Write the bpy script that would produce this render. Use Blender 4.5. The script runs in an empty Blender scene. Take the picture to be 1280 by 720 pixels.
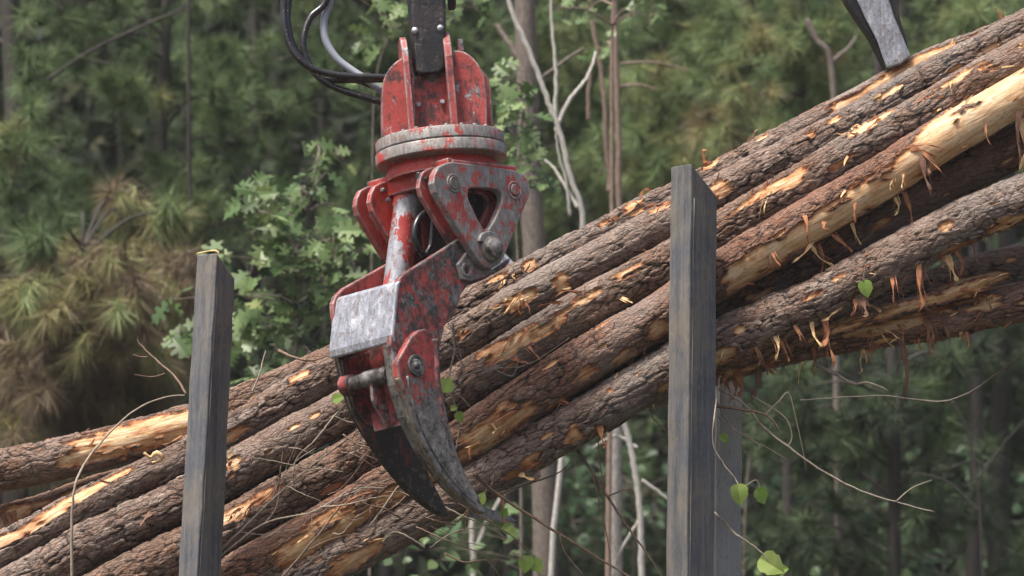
import bpy, bmesh, math, random
import numpy as np
from mathutils import Vector, Matrix
PI = math.pi
C = bpy.context.scene.collection
scene = bpy.context.scene

# ---------------------------------------------------------------- camera, world, sun
FPX = 6000.0; PITCH = math.radians(5.0); CAM = Vector((0, 0, 1.6))
cd = bpy.data.cameras.new('camera'); cam = bpy.data.objects.new('camera', cd); C.objects.link(cam)
cam.location = CAM; cam.rotation_euler = (PI/2 + PITCH, 0, 0)
cd.sensor_width = 36; cd.lens = FPX/1280*36; cd.clip_start = 0.5; cd.clip_end = 1000
cd.dof.use_dof = True; cd.dof.focus_distance = 19.95; cd.dof.aperture_fstop = 3.3
scene.camera = cam
SUN_EL, SUN_AZ = math.radians(66), math.radians(-125)     # azimuth measured from +Y, clockwise
w = bpy.data.worlds.new('World'); scene.world = w; w.use_nodes = True
nt = w.node_tree; nt.nodes.clear()
sky = nt.nodes.new('ShaderNodeTexSky'); sky.sky_type = 'NISHITA'; sky.sun_disc = False
sky.sun_elevation = SUN_EL; sky.sun_rotation = SUN_AZ; sky.air_density = 0.75; sky.dust_density = 7.0; sky.ozone_density = 0.2
bg = nt.nodes.new('ShaderNodeBackground'); bg.inputs['Strength'].default_value = 0.13
wo = nt.nodes.new('ShaderNodeOutputWorld')
nt.links.new(sky.outputs[0], bg.inputs[0]); nt.links.new(bg.outputs[0], wo.inputs[0])
sl = bpy.data.lights.new('sun', 'SUN'); sl.energy = 3.4; sl.angle = math.radians(10); sl.color = (1, 0.95, 0.87)
sun = bpy.data.objects.new('sun', sl); C.objects.link(sun)
sd = Vector((math.sin(SUN_AZ)*math.cos(SUN_EL), math.cos(SUN_AZ)*math.cos(SUN_EL), math.sin(SUN_EL)))
sun.rotation_euler = sd.to_track_quat('Z', 'Y').to_euler(); sun.location = (0, 0, 30)
scene.view_settings.view_transform = 'Standard'; scene.view_settings.look = 'None'
scene.view_settings.exposure = 0.75; scene.view_settings.gamma = 1

# ---------------------------------------------------------------- point helpers
FW = Vector((0, math.cos(PITCH), math.sin(PITCH))); UP = Vector((0, -math.sin(PITCH), math.cos(PITCH)))
def ray(px, py): return Vector(((px-640)/FPX, 0, 0)) + FW + UP*((360-py)/FPX)
def WY(px, py, Y):                                        # a pixel and a distance in metres -> world point
    d = ray(px, py); return CAM + d*(Y/d.y)
U = 1/300.0                                               # one photo pixel at 20 m
def W(px, py, d=0): return WY(px, py, 20 + d*U)

# ---------------------------------------------------------------- object helpers
def tag(o, label=None, cat=None, group=None, kind=None):
    if label: o['label'] = label
    if cat: o['category'] = cat
    if group: o['group'] = group
    if kind: o['kind'] = kind
    return o
def empty(name, loc, label, cat, group=None, mat=None):
    o = bpy.data.objects.new(name, None); C.objects.link(o); o.empty_display_size = 0.1
    o.location = loc
    if mat is not None: o.matrix_world = mat
    o['_m'] = 1; del o['_m']
    return tag(o, label, cat, group)
def mw(o):
    return Matrix.LocRotScale(o.location, o.rotation_euler, None) if o.parent is None else mw(o.parent) @ Matrix.LocRotScale(o.location, o.rotation_euler, None)
def link(name, me, mat, parent=None, smooth=False):
    o = bpy.data.objects.new(name, me); C.objects.link(o)
    if mat: me.materials.append(mat)
    if parent is not None:
        me.transform(mw(parent).inverted()); o.parent = parent
    if smooth: me.polygons.foreach_set('use_smooth', [True]*len(me.polygons))
    return o
def np_mesh(name, V, F):
    V = np.asarray(V, np.float32); F = np.asarray(F, np.int32)
    me = bpy.data.meshes.new(name); k = F.shape[1]
    me.vertices.add(len(V)); me.vertices.foreach_set('co', V.ravel())
    me.loops.add(F.size); me.loops.foreach_set('vertex_index', F.ravel())
    me.polygons.add(len(F)); me.polygons.foreach_set('loop_start', np.arange(0, F.size, k, dtype=np.int32))
    me.polygons.foreach_set('loop_total', np.full(len(F), k, np.int32))
    me.update(calc_edges=True); return me
def set_attr(me, name, arr, typ='FLOAT'):
    a = me.attributes.new(name, typ, 'POINT'); arr = np.asarray(arr, np.float32)
    a.data.foreach_set('value' if typ == 'FLOAT' else 'vector', arr.ravel())
def bm_mesh(name, bm):
    bmesh.ops.recalc_face_normals(bm, faces=bm.faces[:])
    me = bpy.data.meshes.new(name); bm.to_mesh(me); bm.free(); return me
def bevel(o, wpx=1.5, seg=2):
    m = o.modifiers.new('bevel', 'BEVEL'); m.width = wpx*U; m.segments = seg; m.limit_method = 'ANGLE'; m.angle_limit = math.radians(35)
    return o
def smoothpts(P, n):
    P = [Vector(p) for p in P]
    if len(P) < 3: return [P[0].lerp(P[-1], i/n) for i in range(n+1)]
    out = []; m = len(P)-1
    for i in range(n+1):
        t = i/n*m; k = min(int(t), m-1); f = t-k
        p0, p1, p2, p3 = P[max(k-1, 0)], P[k], P[k+1], P[min(k+2, m)]
        out.append(0.5*((2*p1) + (p2-p0)*f + (2*p0-5*p1+4*p2-p3)*f*f + (3*p1-p0-3*p2+p3)*f**3))
    return out
def sweep_vf(P, R, n=6, flat=1.0, twist=0.0, base=0):
    """rings along the points; flat<1 makes a ribbon"""
    V, F = [], []; N = len(P); ref = Vector((0, -1, 0.13))
    for i, p in enumerate(P):
        t = (P[min(i+1, N-1)]-P[max(i-1, 0)])
        if t.length < 1e-9: t = Vector((0, 0, 1))
        t.normalize(); a = t.cross(ref)
        if a.length < 1e-3: a = t.cross(Vector((1, 0, 0)))
        a.normalize(); b = a.cross(t)
        r = R[i] if hasattr(R, '__len__') else R
        tw = twist*i/N
        for k in range(n):
            an = 2*PI*k/n + PI/n
            ca, sa = math.cos(an)*r, math.sin(an)*r*flat
            x = ca*math.cos(tw)-sa*math.sin(tw); y = ca*math.sin(tw)+sa*math.cos(tw)
            V.append(p + a*x + b*y)
    for i in range(N-1):
        for k in range(n):
            q = base+i*n; F.append((q+k, q+(k+1) % n, q+n+(k+1) % n, q+n+k))
    F.append(tuple(base+k for k in range(n))[::-1]); F.append(tuple(base+(N-1)*n+k for k in range(n)))
    return V, F
def sweep(name, P, R, mat, parent=None, n=6, flat=1.0, twist=0.0, smooth=True):
    V, F = sweep_vf(P, R, n, flat, twist); me = bpy.data.meshes.new(name); me.from_pydata(V, [], F)
    return link(name, me, mat, parent, smooth)

# ---------------------------------------------------------------- numpy noise
def hsh(i, j, s):
    x = (i*73856093) ^ (j*19349663) ^ (s*83492791+12345)
    x = (x ^ (x >> 13))*1274126177 & 0x7fffffff; x = x ^ (x >> 16)
    return (x & 0xffff)/65535.0
def vnoise(x, y, s=0, per=0):
    i, j = np.floor(x).astype(np.int64), np.floor(y).astype(np.int64); fx, fy = x-i, y-j
    fx = fx*fx*(3-2*fx); fy = fy*fy*(3-2*fy); j2 = j+1
    if per: j = j % per; j2 = j2 % per
    return ((hsh(i, j, s)*(1-fx)+hsh(i+1, j, s)*fx)*(1-fy) + (hsh(i, j2, s)*(1-fx)+hsh(i+1, j2, s)*fx)*fy)*2-1
def fbm(x, y, s=0, per=0, o=4):
    v = 0; a = 1; t = 0
    for k in range(o):
        v = v+a*vnoise(x*2**k, y*2**k, s+k*17, per*2**k if per else 0); t += a; a *= 0.55
    return v/t
def voronoi(x, y, s, per):
    i, j = np.floor(x).astype(np.int64), np.floor(y).astype(np.int64)
    f1 = np.full(x.shape, 9.0); f2 = f1.copy(); cid = np.zeros(x.shape)
    for di in (-1, 0, 1):
        for dj in (-1, 0, 1):
            ci, cj = i+di, j+dj; cm = cj % per
            d = np.hypot(ci+0.1+0.8*hsh(ci, cm, s)-x, cj+0.1+0.8*hsh(ci, cm, s+1)-y)
            c = hsh(ci, cm, s+2); m = d < f1
            f2 = np.where(m, f1, np.minimum(f2, d)); cid = np.where(m, c, cid); f1 = np.where(m, d, f1)
    return f1, f2, cid

# ---------------------------------------------------------------- materials
class NB:
    def __init__(s, name):
        s.m = bpy.data.materials.new(name); s.m.use_nodes = True; s.t = s.m.node_tree; s.t.nodes.clear()
        s.out = s.t.nodes.new('ShaderNodeOutputMaterial'); s.b = s.t.nodes.new('ShaderNodeBsdfPrincipled')
        s.t.links.new(s.b.outputs[0], s.out.inputs[0])
    def n(s, typ, **kw):
        nd = s.t.nodes.new('ShaderNode'+typ)
        for k, v in kw.items():
            if k in nd.inputs.keys(): s.set(nd.inputs[k], v)
            else: setattr(nd, k, v)
        return nd
    def set(s, inp, v):
        if isinstance(v, bpy.types.NodeSocket): s.t.links.new(v, inp)
        elif hasattr(inp.default_value, '__len__') and not isinstance(v, (float, int)) and len(v) == 3 and len(inp.default_value) == 4: inp.default_value = (*v, 1)
        else: inp.default_value = v
    def bs(s, **kw):
        for k, v in kw.items(): s.set(s.b.inputs[k.replace('_', ' ')], v)
    def obj(s): return s.n('TexCoord').outputs['Object']
    def attr(s, name, out='Fac'): return s.n('Attribute', attribute_name=name).outputs[out]
    def map(s, vec, scale): return s.n('Mapping', Vector=vec, Scale=scale).outputs[0]
    def noise(s, vec, sc, det=6, rough=0.6, dist=0.0): return s.n('TexNoise', Vector=vec, Scale=sc, Detail=det, Roughness=rough, Distortion=dist).outputs['Fac']
    def vor(s, vec, sc, feat='F1', out='Distance'): return s.n('TexVoronoi', feature=feat, Vector=vec, Scale=sc).outputs[out]
    def ramp(s, fac, stops, interp='LINEAR'):
        r = s.n('ValToRGB', Fac=fac); r.color_ramp.interpolation = interp; e = r.color_ramp.elements
        while len(e) < len(stops): e.new(0.5)
        for q, (p, c) in zip(e, stops):
            q.position = p; q.color = (*(c if hasattr(c, '__len__') else (c, c, c)), 1)
        return r.outputs[0]
    def mix(s, f, a, b, bt='MIX'):
        x = s.t.nodes.new('ShaderNodeMix'); x.data_type = 'RGBA'; x.blend_type = bt
        s.set(x.inputs[0], f); s.set(x.inputs[6], a); s.set(x.inputs[7], b); return x.outputs[2]
    def math(s, op, a, b=0.0, c=False):
        x = s.n('Math', operation=op, use_clamp=c); s.set(x.inputs[0], a); s.set(x.inputs[1], b); return x.outputs[0]
    def bump(s, h, strength=0.5, dist=0.01): s.set(s.b.inputs['Normal'], s.n('Bump', Strength=strength, Distance=dist, Height=h).outputs[0])

def worn(name, paint, metal=(0.33, 0.33, 0.34), wear=0.45, grease=0.4, scale=9.0, edge=True, rough=0.42, light=(0.62, 0.63, 0.66), zf=None):
    b = NB(name); o = b.obj()
    n1 = b.noise(o, scale, 9, 0.72, 0.4)
    n2 = b.noise(b.map(o, (1, 1, 0.22)), scale*5, 5, 0.7)
    n3 = b.noise(b.n('Vector Math'.replace(' ', ''), operation='ADD', ).outputs[0] if False else o, scale*0.6, 7, 0.68, 0.8)
    m = b.math('ADD', b.math('MULTIPLY', n1, 0.7), b.math('MULTIPLY', n2, 0.3))
    n4 = b.noise(b.map(b.n('Mapping', Vector=o, Rotation=(0.3, 0.5, 0.4)).outputs[0], (1, 1, 0.06)), scale*12, 3, 0.6)
    m = b.math('ADD', m, b.math('MULTIPLY', b.ramp(n4, [(0.60, 0.0), (0.66, 1.0)]), 0.07))
    if zf:
        z = b.n('SeparateXYZ', Vector=o).outputs[2]; k = b.n('MapRange'); b.set(k.inputs[0], z)
        for q_, v_ in zip((1, 2, 3, 4), (zf[0], zf[1], 0.0, zf[2])): k.inputs[q_].default_value = v_
        m = b.math('ADD', m, k.outputs[0])
    thr = 0.66-wear*0.34
    worn_f = b.ramp(m, [(thr-0.012, 0.0), (thr+0.012, 1.0)])
    if edge:
        bv = b.n('Bevel', samples=3, Radius=0.013)
        dt = b.n('VectorMath', operation='DOT_PRODUCT'); b.set(dt.inputs[0], bv.outputs[0]); b.set(dt.inputs[1], b.n('NewGeometry').outputs['Normal'])
        e = b.math('SUBTRACT', 1.0, dt.outputs['Value'])
        e = b.math('ADD', e, b.math('MULTIPLY', b.math('SUBTRACT', n2, 0.5), 0.05))
        ef = b.ramp(e, [(0.012, 0.0), (0.03, 1.0)])
        worn_f = b.math('MAXIMUM', worn_f, ef)
    pc = b.mix(b.noise(o, scale*2.2, 4), paint, tuple(min(1, c*0.62) for c in paint))
    pc = b.mix(b.ramp(n3, [(0.5, 0.0), (0.75, 0.5)]), pc, (min(1, paint[0]*1.15+0.1), paint[1]*1.6+0.05, paint[2]*1.6+0.05))
    mc = b.mix(b.ramp(n2, [(0.35, 0.0), (0.7, 1.0)]), tuple(c*0.45 for c in metal), metal)
    mc = b.mix(b.ramp(b.noise(b.map(o, (1.0, 1.0, 0.5)), scale*1.7, 8, 0.75), [(0.5, 0.0), (0.68, 0.8)]), mc, light)
    mc = b.mix(b.ramp(b.noise(o, scale*3.1, 6), [(0.56, 0.0), (0.62, 0.6)]), mc, (0.17, 0.12, 0.085))
    col = b.mix(worn_f, pc, mc)
    gt = 0.70-grease*0.3
    gf = b.ramp(b.math('ADD', b.math('MULTIPLY', b.noise(o, scale*1.6, 12, 0.8, 0.3), 0.72), b.math('MULTIPLY', n2, 0.28)), [(gt-0.035, 0.0), (gt+0.06, 0.92)])
    col = b.mix(gf, col, (0.022, 0.020, 0.021))
    sp = b.ramp(b.noise(o, scale*11, 3, 0.8), [(0.6, 0.0), (0.66, 0.7)])
    col = b.mix(sp, col, (0.05, 0.04, 0.035))
    b.bs(Base_Color=col, Roughness=b.math('ADD', rough, b.math('MULTIPLY', n2, 0.2)), Metallic=b.math('MULTIPLY', worn_f, 0.25), Specular_IOR_Level=0.5)
    b.bump(b.math('ADD', b.math('MULTIPLY', worn_f, -0.5), b.math('MULTIPLY', b.noise(o, scale*9, 6, 0.7), 1.0)), 0.55, 0.004)
    return b.m
RED = (0.40, 0.050, 0.042)
M = {}
M['red'] = worn('worn_red_paint', RED, wear=0.20, grease=0.56)
M['red_black'] = worn('greasy_shade_dark_red_paint', RED, wear=0.2, grease=0.72, scale=13)  # heavy grease black; in the tong cavity it stands in for recess shade
M['liner'] = worn('black_worn_blade_face', (0.2, 0.02, 0.015), wear=0.7, grease=0.6, metal=(0.035, 0.033, 0.03), light=(0.075, 0.065, 0.055), edge=False, rough=0.6)
M['tan_edge'] = worn('earth_rubbed_steel_edge', (0.1, 0.05, 0.03), wear=1.0, grease=0.25, scale=16, metal=(0.22, 0.18, 0.12), light=(0.30, 0.26, 0.17), edge=False, rough=0.6)
M['red_deep'] = worn('shaded_red_paint', (0.46, 0.036, 0.022), wear=0.14, grease=0.5)
M['red_worn'] = worn('half_worn_red_paint', RED, wear=0.47, grease=0.62, scale=15)
M['grey_red'] = worn('grey_steel_red_flecks', RED, wear=0.54, grease=0.35, scale=17, metal=(0.27, 0.27, 0.27), light=(0.38, 0.37, 0.36))
M['steel'] = worn('bare_scuffed_steel', (0.3, 0.05, 0.04), wear=1.0, grease=0.3, scale=12, metal=(0.38, 0.40, 0.46), light=(0.62, 0.65, 0.73), rough=0.36)
M['blade'] = worn('dark_scuffed_blade_steel', (0.12, 0.03, 0.02), wear=1.0, grease=0.66, scale=9, metal=(0.24, 0.23, 0.21), light=(0.33, 0.33, 0.35), rough=0.42)
M['black_steel'] = worn('greasy_black_steel', (0.008, 0.008, 0.009), metal=(0.010, 0.010, 0.012), light=(0.03, 0.032, 0.038), wear=0.3, grease=0.5, scale=7, edge=False, rough=0.30)
M['ring'] = worn('worn_ring_steel', RED, wear=0.58, grease=0.3, scale=14, metal=(0.30, 0.29, 0.28), light=(0.42, 0.41, 0.40), edge=False)
M['prong'] = worn('worn_prong_steel', RED, wear=0.22, grease=0.62, scale=14, metal=(0.26, 0.25, 0.235), light=(0.40, 0.40, 0.41), rough=0.40, zf=(-1.0, -1.6, 0.6))
M['cheek'] = worn('scuffed_cheek_paint', RED, wear=0.42, grease=0.72, scale=15, metal=(0.22, 0.22, 0.22), light=(0.36, 0.35, 0.35), zf=(-0.62, -0.40, 0.07))
M['pipe'] = worn('flaking_cylinder_paint', (0.44, 0.05, 0.042), wear=0.40, grease=0.05, scale=6, metal=(0.45, 0.47, 0.52), light=(0.68, 0.70, 0.75), rough=0.3)

b = NB('black_rubber_hose'); o = b.obj()
b.bs(Base_Color=b.mix(b.ramp(b.noise(o, 40, 5), [(0.55, 0), (0.75, 0.5)]), (0.012, 0.012, 0.014), (0.06, 0.055, 0.05)), Roughness=0.27); b.bump(b.noise(o, 300, 3), 0.15, 0.002); M['hose'] = b.m
b = NB('grey_rubber_hose'); o = b.obj()
b.bs(Base_Color=b.mix(b.noise(o, 30, 5), (0.16, 0.18, 0.22), (0.30, 0.32, 0.38)), Roughness=0.35); M['hose_grey'] = b.m
b = NB('hose_print'); b.bs(Base_Color=(0.26, 0.16, 0.05), Roughness=0.6); M['print'] = b.m

# post: dark painted steel with upright scratches and mud haze
def post_mat(name, c0, c1, dirt):
    b = NB(name); o = b.obj()
    st = b.noise(b.map(o, (1, 1, 0.05)), 26, 6, 0.7); st2 = b.noise(b.map(o, (1, 1, 0.02)), 90, 4, 0.7); bl = b.noise(o, 5, 6, 0.65)
    col = b.mix(b.ramp(st, [(0.35, 0), (0.65, 1)]), c0, c1)
    col = b.mix(b.ramp(b.math('ADD', b.math('MULTIPLY', bl, 0.6), b.math('MULTIPLY', st, 0.4)), [(0.44, 0), (0.62, 0.7)]), col, dirt)
    col = b.mix(b.ramp(st2, [(0.60, 0), (0.68, 0.55)]), col, (0.22, 0.20, 0.17))
    ck = b.noise(b.map(o, (1, 1, 0.35)), 85, 8, 0.85)
    col = b.mix(b.ramp(ck, [(0.55, 0), (0.61, 0.75)]), col, dirt)
    col = b.mix(b.ramp(ck, [(0.38, 0.65), (0.44, 0)]), col, (0.03, 0.03, 0.038))
    b.bs(Base_Color=col, Roughness=b.math('ADD', 0.42, b.math('MULTIPLY', bl, 0.3)), Specular_IOR_Level=0.4)
    b.bump(b.math('ADD', st, b.noise(b.map(o, (1, 1, 0.3)), 60, 6, 0.7)), 0.5, 0.004); return b.m
M['post'] = post_mat('scratched_dark_steel', (0.062, 0.068, 0.082), (0.125, 0.132, 0.152), (0.205, 0.180, 0.135))
M['post_blue'] = post_mat('dusty_blue_grey_steel', (0.24, 0.255, 0.285), (0.34, 0.35, 0.38), (0.27, 0.26, 0.25))

# bark and peeled wood
def bark_mat(name, g0, g1, warm, amt=1.0):
    b = NB(name); r = b.attr('rest', 'Vector'); bare = b.attr('bare'); pl = b.attr('plate'); ck = b.attr('crack')
    rs = b.map(r, (0.45, 1, 1)); rl = b.map(r, (0.12, 1, 1))
    fine = b.noise(rs, 70, 8, 0.75); mid = b.noise(rs, 16, 6, 0.65, 0.6)
    v = b.vor(b.n('VectorMath', operation='ADD').outputs[0] if False else rs, 62, 'DISTANCE_TO_EDGE')
    col = b.mix(b.ramp(pl, [(0.0, 0.0), (0.55, 0.45), (1.0, 1.0)]), g0, g1)
    col = b.mix(b.ramp(mid, [(0.42, 0), (0.62, 0.75)]), col, warm)
    col = b.mix(b.ramp(fine, [(0.36, 0.7), (0.50, 0)]), col, tuple(c*0.42 for c in g0))
    col = b.mix(b.ramp(fine, [(0.55, 0), (0.72, 0.45)]), col, tuple(min(1, c*1.5) for c in g1))
    col = b.mix(b.ramp(v, [(0.0, 0.35), (0.04, 0)]), col, (0.035, 0.022, 0.018))
    col = b.mix(b.ramp(ck, [(0.0, 0.97), (0.30, 0.85), (0.65, 0.22), (0.95, 0)]), col, (0.022, 0.014, 0.012))
    zz = b.attr('zone'); col = b.mix(b.ramp(zz, [(0.5, 0.35), (0.9, 0)]), col, tuple((p+q)*0.62 for p, q in zip(g0, g1)))
    lo = b.noise(b.map(r, (0.5, 1, 1)), 4, 5, 0.6); col = b.mix(b.ramp(lo, [(0.5, 0), (0.66, 0.4)]), col, (0.26, 0.245, 0.23))
    # peeled wood: orange inner bark at the rim, pale sapwood inside
    w0 = b.noise(rl, 55, 7, 0.7); w1 = b.noise(rs, 14, 6, 0.65)
    bb = b.math('ADD', bare, b.math('MULTIPLY', b.math('SUBTRACT', b.noise(rs, 60, 7, 0.75), 0.5), 1.1))
    wv = b.math('ADD', b.math('MULTIPLY', b.math('MINIMUM', bb, 0.9), 0.30), b.math('MULTIPLY', b.noise(rs, 8, 9, 0.78, 0.8), 1.05))
    wood = b.ramp(wv, [(0.48, (0.20, 0.062, 0.024)), (0.56, (0.38, 0.160, 0.062)), (0.66, (0.52, 0.29, 0.140)), (0.76, (0.63, 0.43, 0.245)), (0.92, (0.74, 0.59, 0.41))])
    wood = b.mix(b.ramp(bb, [(0.03, 0.85), (0.22, 0)]), wood, (0.24, 0.075, 0.028))
    wood = b.mix(b.ramp(w0, [(0.36, 0.6), (0.50, 0)]), wood, (0.33, 0.16, 0.075))
    wood = b.mix(b.ramp(w0, [(0.58, 0), (0.72, 0.45)]), wood, (0.76, 0.62, 0.42))
    wood = b.mix(b.ramp(b.noise(rs, 26, 8, 0.8), [(0.56, 0), (0.66, 0.75)]), wood, (0.13, 0.055, 0.028))
    sp = b.noise(b.map(r, (0.3, 1, 1)), 120, 4, 0.7)
    wood = b.mix(b.ramp(sp, [(0.62, 0), (0.68, 0.8)]), wood, (0.09, 0.04, 0.022))
    f = b.ramp(bb, [(0.03, 0), (0.07, 1)])
    b.bs(Base_Color=b.mix(f, col, wood), Roughness=b.mix(f, (0.85,)*3, (0.62,)*3), Specular_IOR_Level=0.25)
    hb = b.math('ADD', b.math('MULTIPLY', fine, 0.8), b.math('MULTIPLY', b.math('MINIMUM', v, 0.12), 5.0))
    h = b.n('Mix'); hh = b.mix(f, hb, b.math('MULTIPLY', w0, 1.2)); b.bump(hh, 1.0, 0.007); return b.m
BK = [bark_mat('pine_bark_grey_violet', (0.125, 0.084, 0.066), (0.36, 0.29, 0.25), (0.20, 0.120, 0.082)),
      bark_mat('pine_bark_brown', (0.120, 0.074, 0.053), (0.32, 0.240, 0.195), (0.20, 0.105, 0.066)),
      bark_mat('pine_bark_red_brown', (0.125, 0.066, 0.046), (0.29, 0.185, 0.14), (0.22, 0.095, 0.054))]
def wood_mat(name, a, c):
    b = NB(name); o = b.obj(); n = b.noise(b.map(o, (1, 1, 0.5)), 60, 6, 0.7)
    b.bs(Base_Color=b.mix(b.ramp(n, [(0.35, 0), (0.65, 1)]), a, c), Roughness=0.75); b.bump(n, 0.5, 0.003); return b.m
M['strip_o'] = wood_mat('orange_inner_bark', (0.20, 0.065, 0.028), (0.42, 0.18, 0.075))
M['strip_c'] = wood_mat('pale_splinter_wood', (0.50, 0.30, 0.12), (0.74, 0.54, 0.29))
M['strip_d'] = wood_mat('dark_bark_shred', (0.09, 0.045, 0.03), (0.20, 0.10, 0.06))
M['twig_g'] = wood_mat('grey_twig_bark', (0.16, 0.13, 0.10), (0.34, 0.29, 0.23))
M['twig_b'] = wood_mat('brown_twig_bark', (0.09, 0.055, 0.04), (0.20, 0.13, 0.09))
M['twig_p'] = wood_mat('pale_branch_bark', (0.32, 0.31, 0.28), (0.52, 0.50, 0.46))
M['trunk_g'] = wood_mat('grey_trunk_bark', (0.08, 0.065, 0.055), (0.19, 0.16, 0.14))
M['trunk_r'] = wood_mat('red_brown_stem_bark', (0.15, 0.10, 0.08), (0.27, 0.20, 0.16))
M['trunk_p'] = wood_mat('pale_trunk_bark', (0.19, 0.17, 0.15), (0.44, 0.42, 0.38))
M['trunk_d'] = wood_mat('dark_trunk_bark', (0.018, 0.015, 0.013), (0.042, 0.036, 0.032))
def leaf_mat(name, stops, rough=0.55, trans=0.25):
    b = NB(name); t = b.attr('tint'); col = b.ramp(t, stops)
    b.bs(Base_Color=col, Roughness=rough, Specular_IOR_Level=0.3)
    tr = b.n('BsdfTranslucent', Color=col); mx = b.n('MixShader', Fac=trans)
    b.t.links.new(b.b.outputs[0], mx.inputs[1]); b.t.links.new(tr.outputs[0], mx.inputs[2]); b.t.links.new(mx.outputs[0], b.out.inputs[0])
    return b.m
M['needles'] = leaf_mat('pine_needles', [(0.0, (0.040, 0.058, 0.034)), (0.35, (0.100, 0.155, 0.066)), (0.6, (0.215, 0.300, 0.135)), (0.72, (0.27, 0.26, 0.11)), (0.85, (0.19, 0.145, 0.088)), (1.0, (0.12, 0.088, 0.062))])
M['oak'] = leaf_mat('oak_leaves', [(0.0, (0.030, 0.060, 0.020)), (0.5, (0.080, 0.135, 0.045)), (0.9, (0.18, 0.250, 0.105)), (1.0, (0.30, 0.30, 0.08))], 0.42, 0.2)
M['bush'] = leaf_mat('shrub_leaves', [(0.0, (0.022, 0.050, 0.025)), (0.6, (0.055, 0.11, 0.05)), (1.0, (0.12, 0.18, 0.07))], 0.5, 0.2)
M['far'] = leaf_mat('shade_dark_wood_leaves', [(0.0, (0.010, 0.014, 0.009)), (0.6, (0.028, 0.042, 0.022)), (1.0, (0.06, 0.055, 0.03))], 0.9, 0.0)  # near-black leaf colour stands in for the shade inside the wood
M['fresh'] = leaf_mat('fresh_vine_leaves', [(0.0, (0.15, 0.27, 0.05)), (0.6, (0.27, 0.38, 0.09)), (1.0, (0.42, 0.48, 0.18))], 0.45, 0.3)
b = NB('forest_floor'); o = b.obj()
b.bs(Base_Color=b.mix(b.ramp(b.noise(o, 1.5, 8, 0.7), [(0.4, 0), (0.6, 1)]), (0.09, 0.06, 0.04), (0.07, 0.08, 0.035)), Roughness=0.95); b.bump(b.noise(o, 12, 8, 0.8), 1.0, 0.05); M['ground'] = b.m

# ---------------------------------------------------------------- ground
gx = np.linspace(-150, 150, 121); gy = np.concatenate([np.linspace(-60, 90, 90), np.linspace(95, 500, 30)])
GX, GY = np.meshgrid(gx, gy, indexing='ij'); GZ = fbm(GX*0.15, GY*0.15, 5)*0.18*np.clip(abs(GY-15)/12, 0.1, 1)
V = np.stack([GX, GY, GZ], -1).reshape(-1, 3); ny = len(gy); I, J = np.meshgrid(np.arange(len(gx)-1), np.arange(ny-1), indexing='ij'); q = (I*ny+J).ravel()
tag(link('ground', np_mesh('ground', V, np.stack([q, q+ny, q+ny+1, q+1], 1)), M['ground'], None, True), kind='structure')

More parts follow.
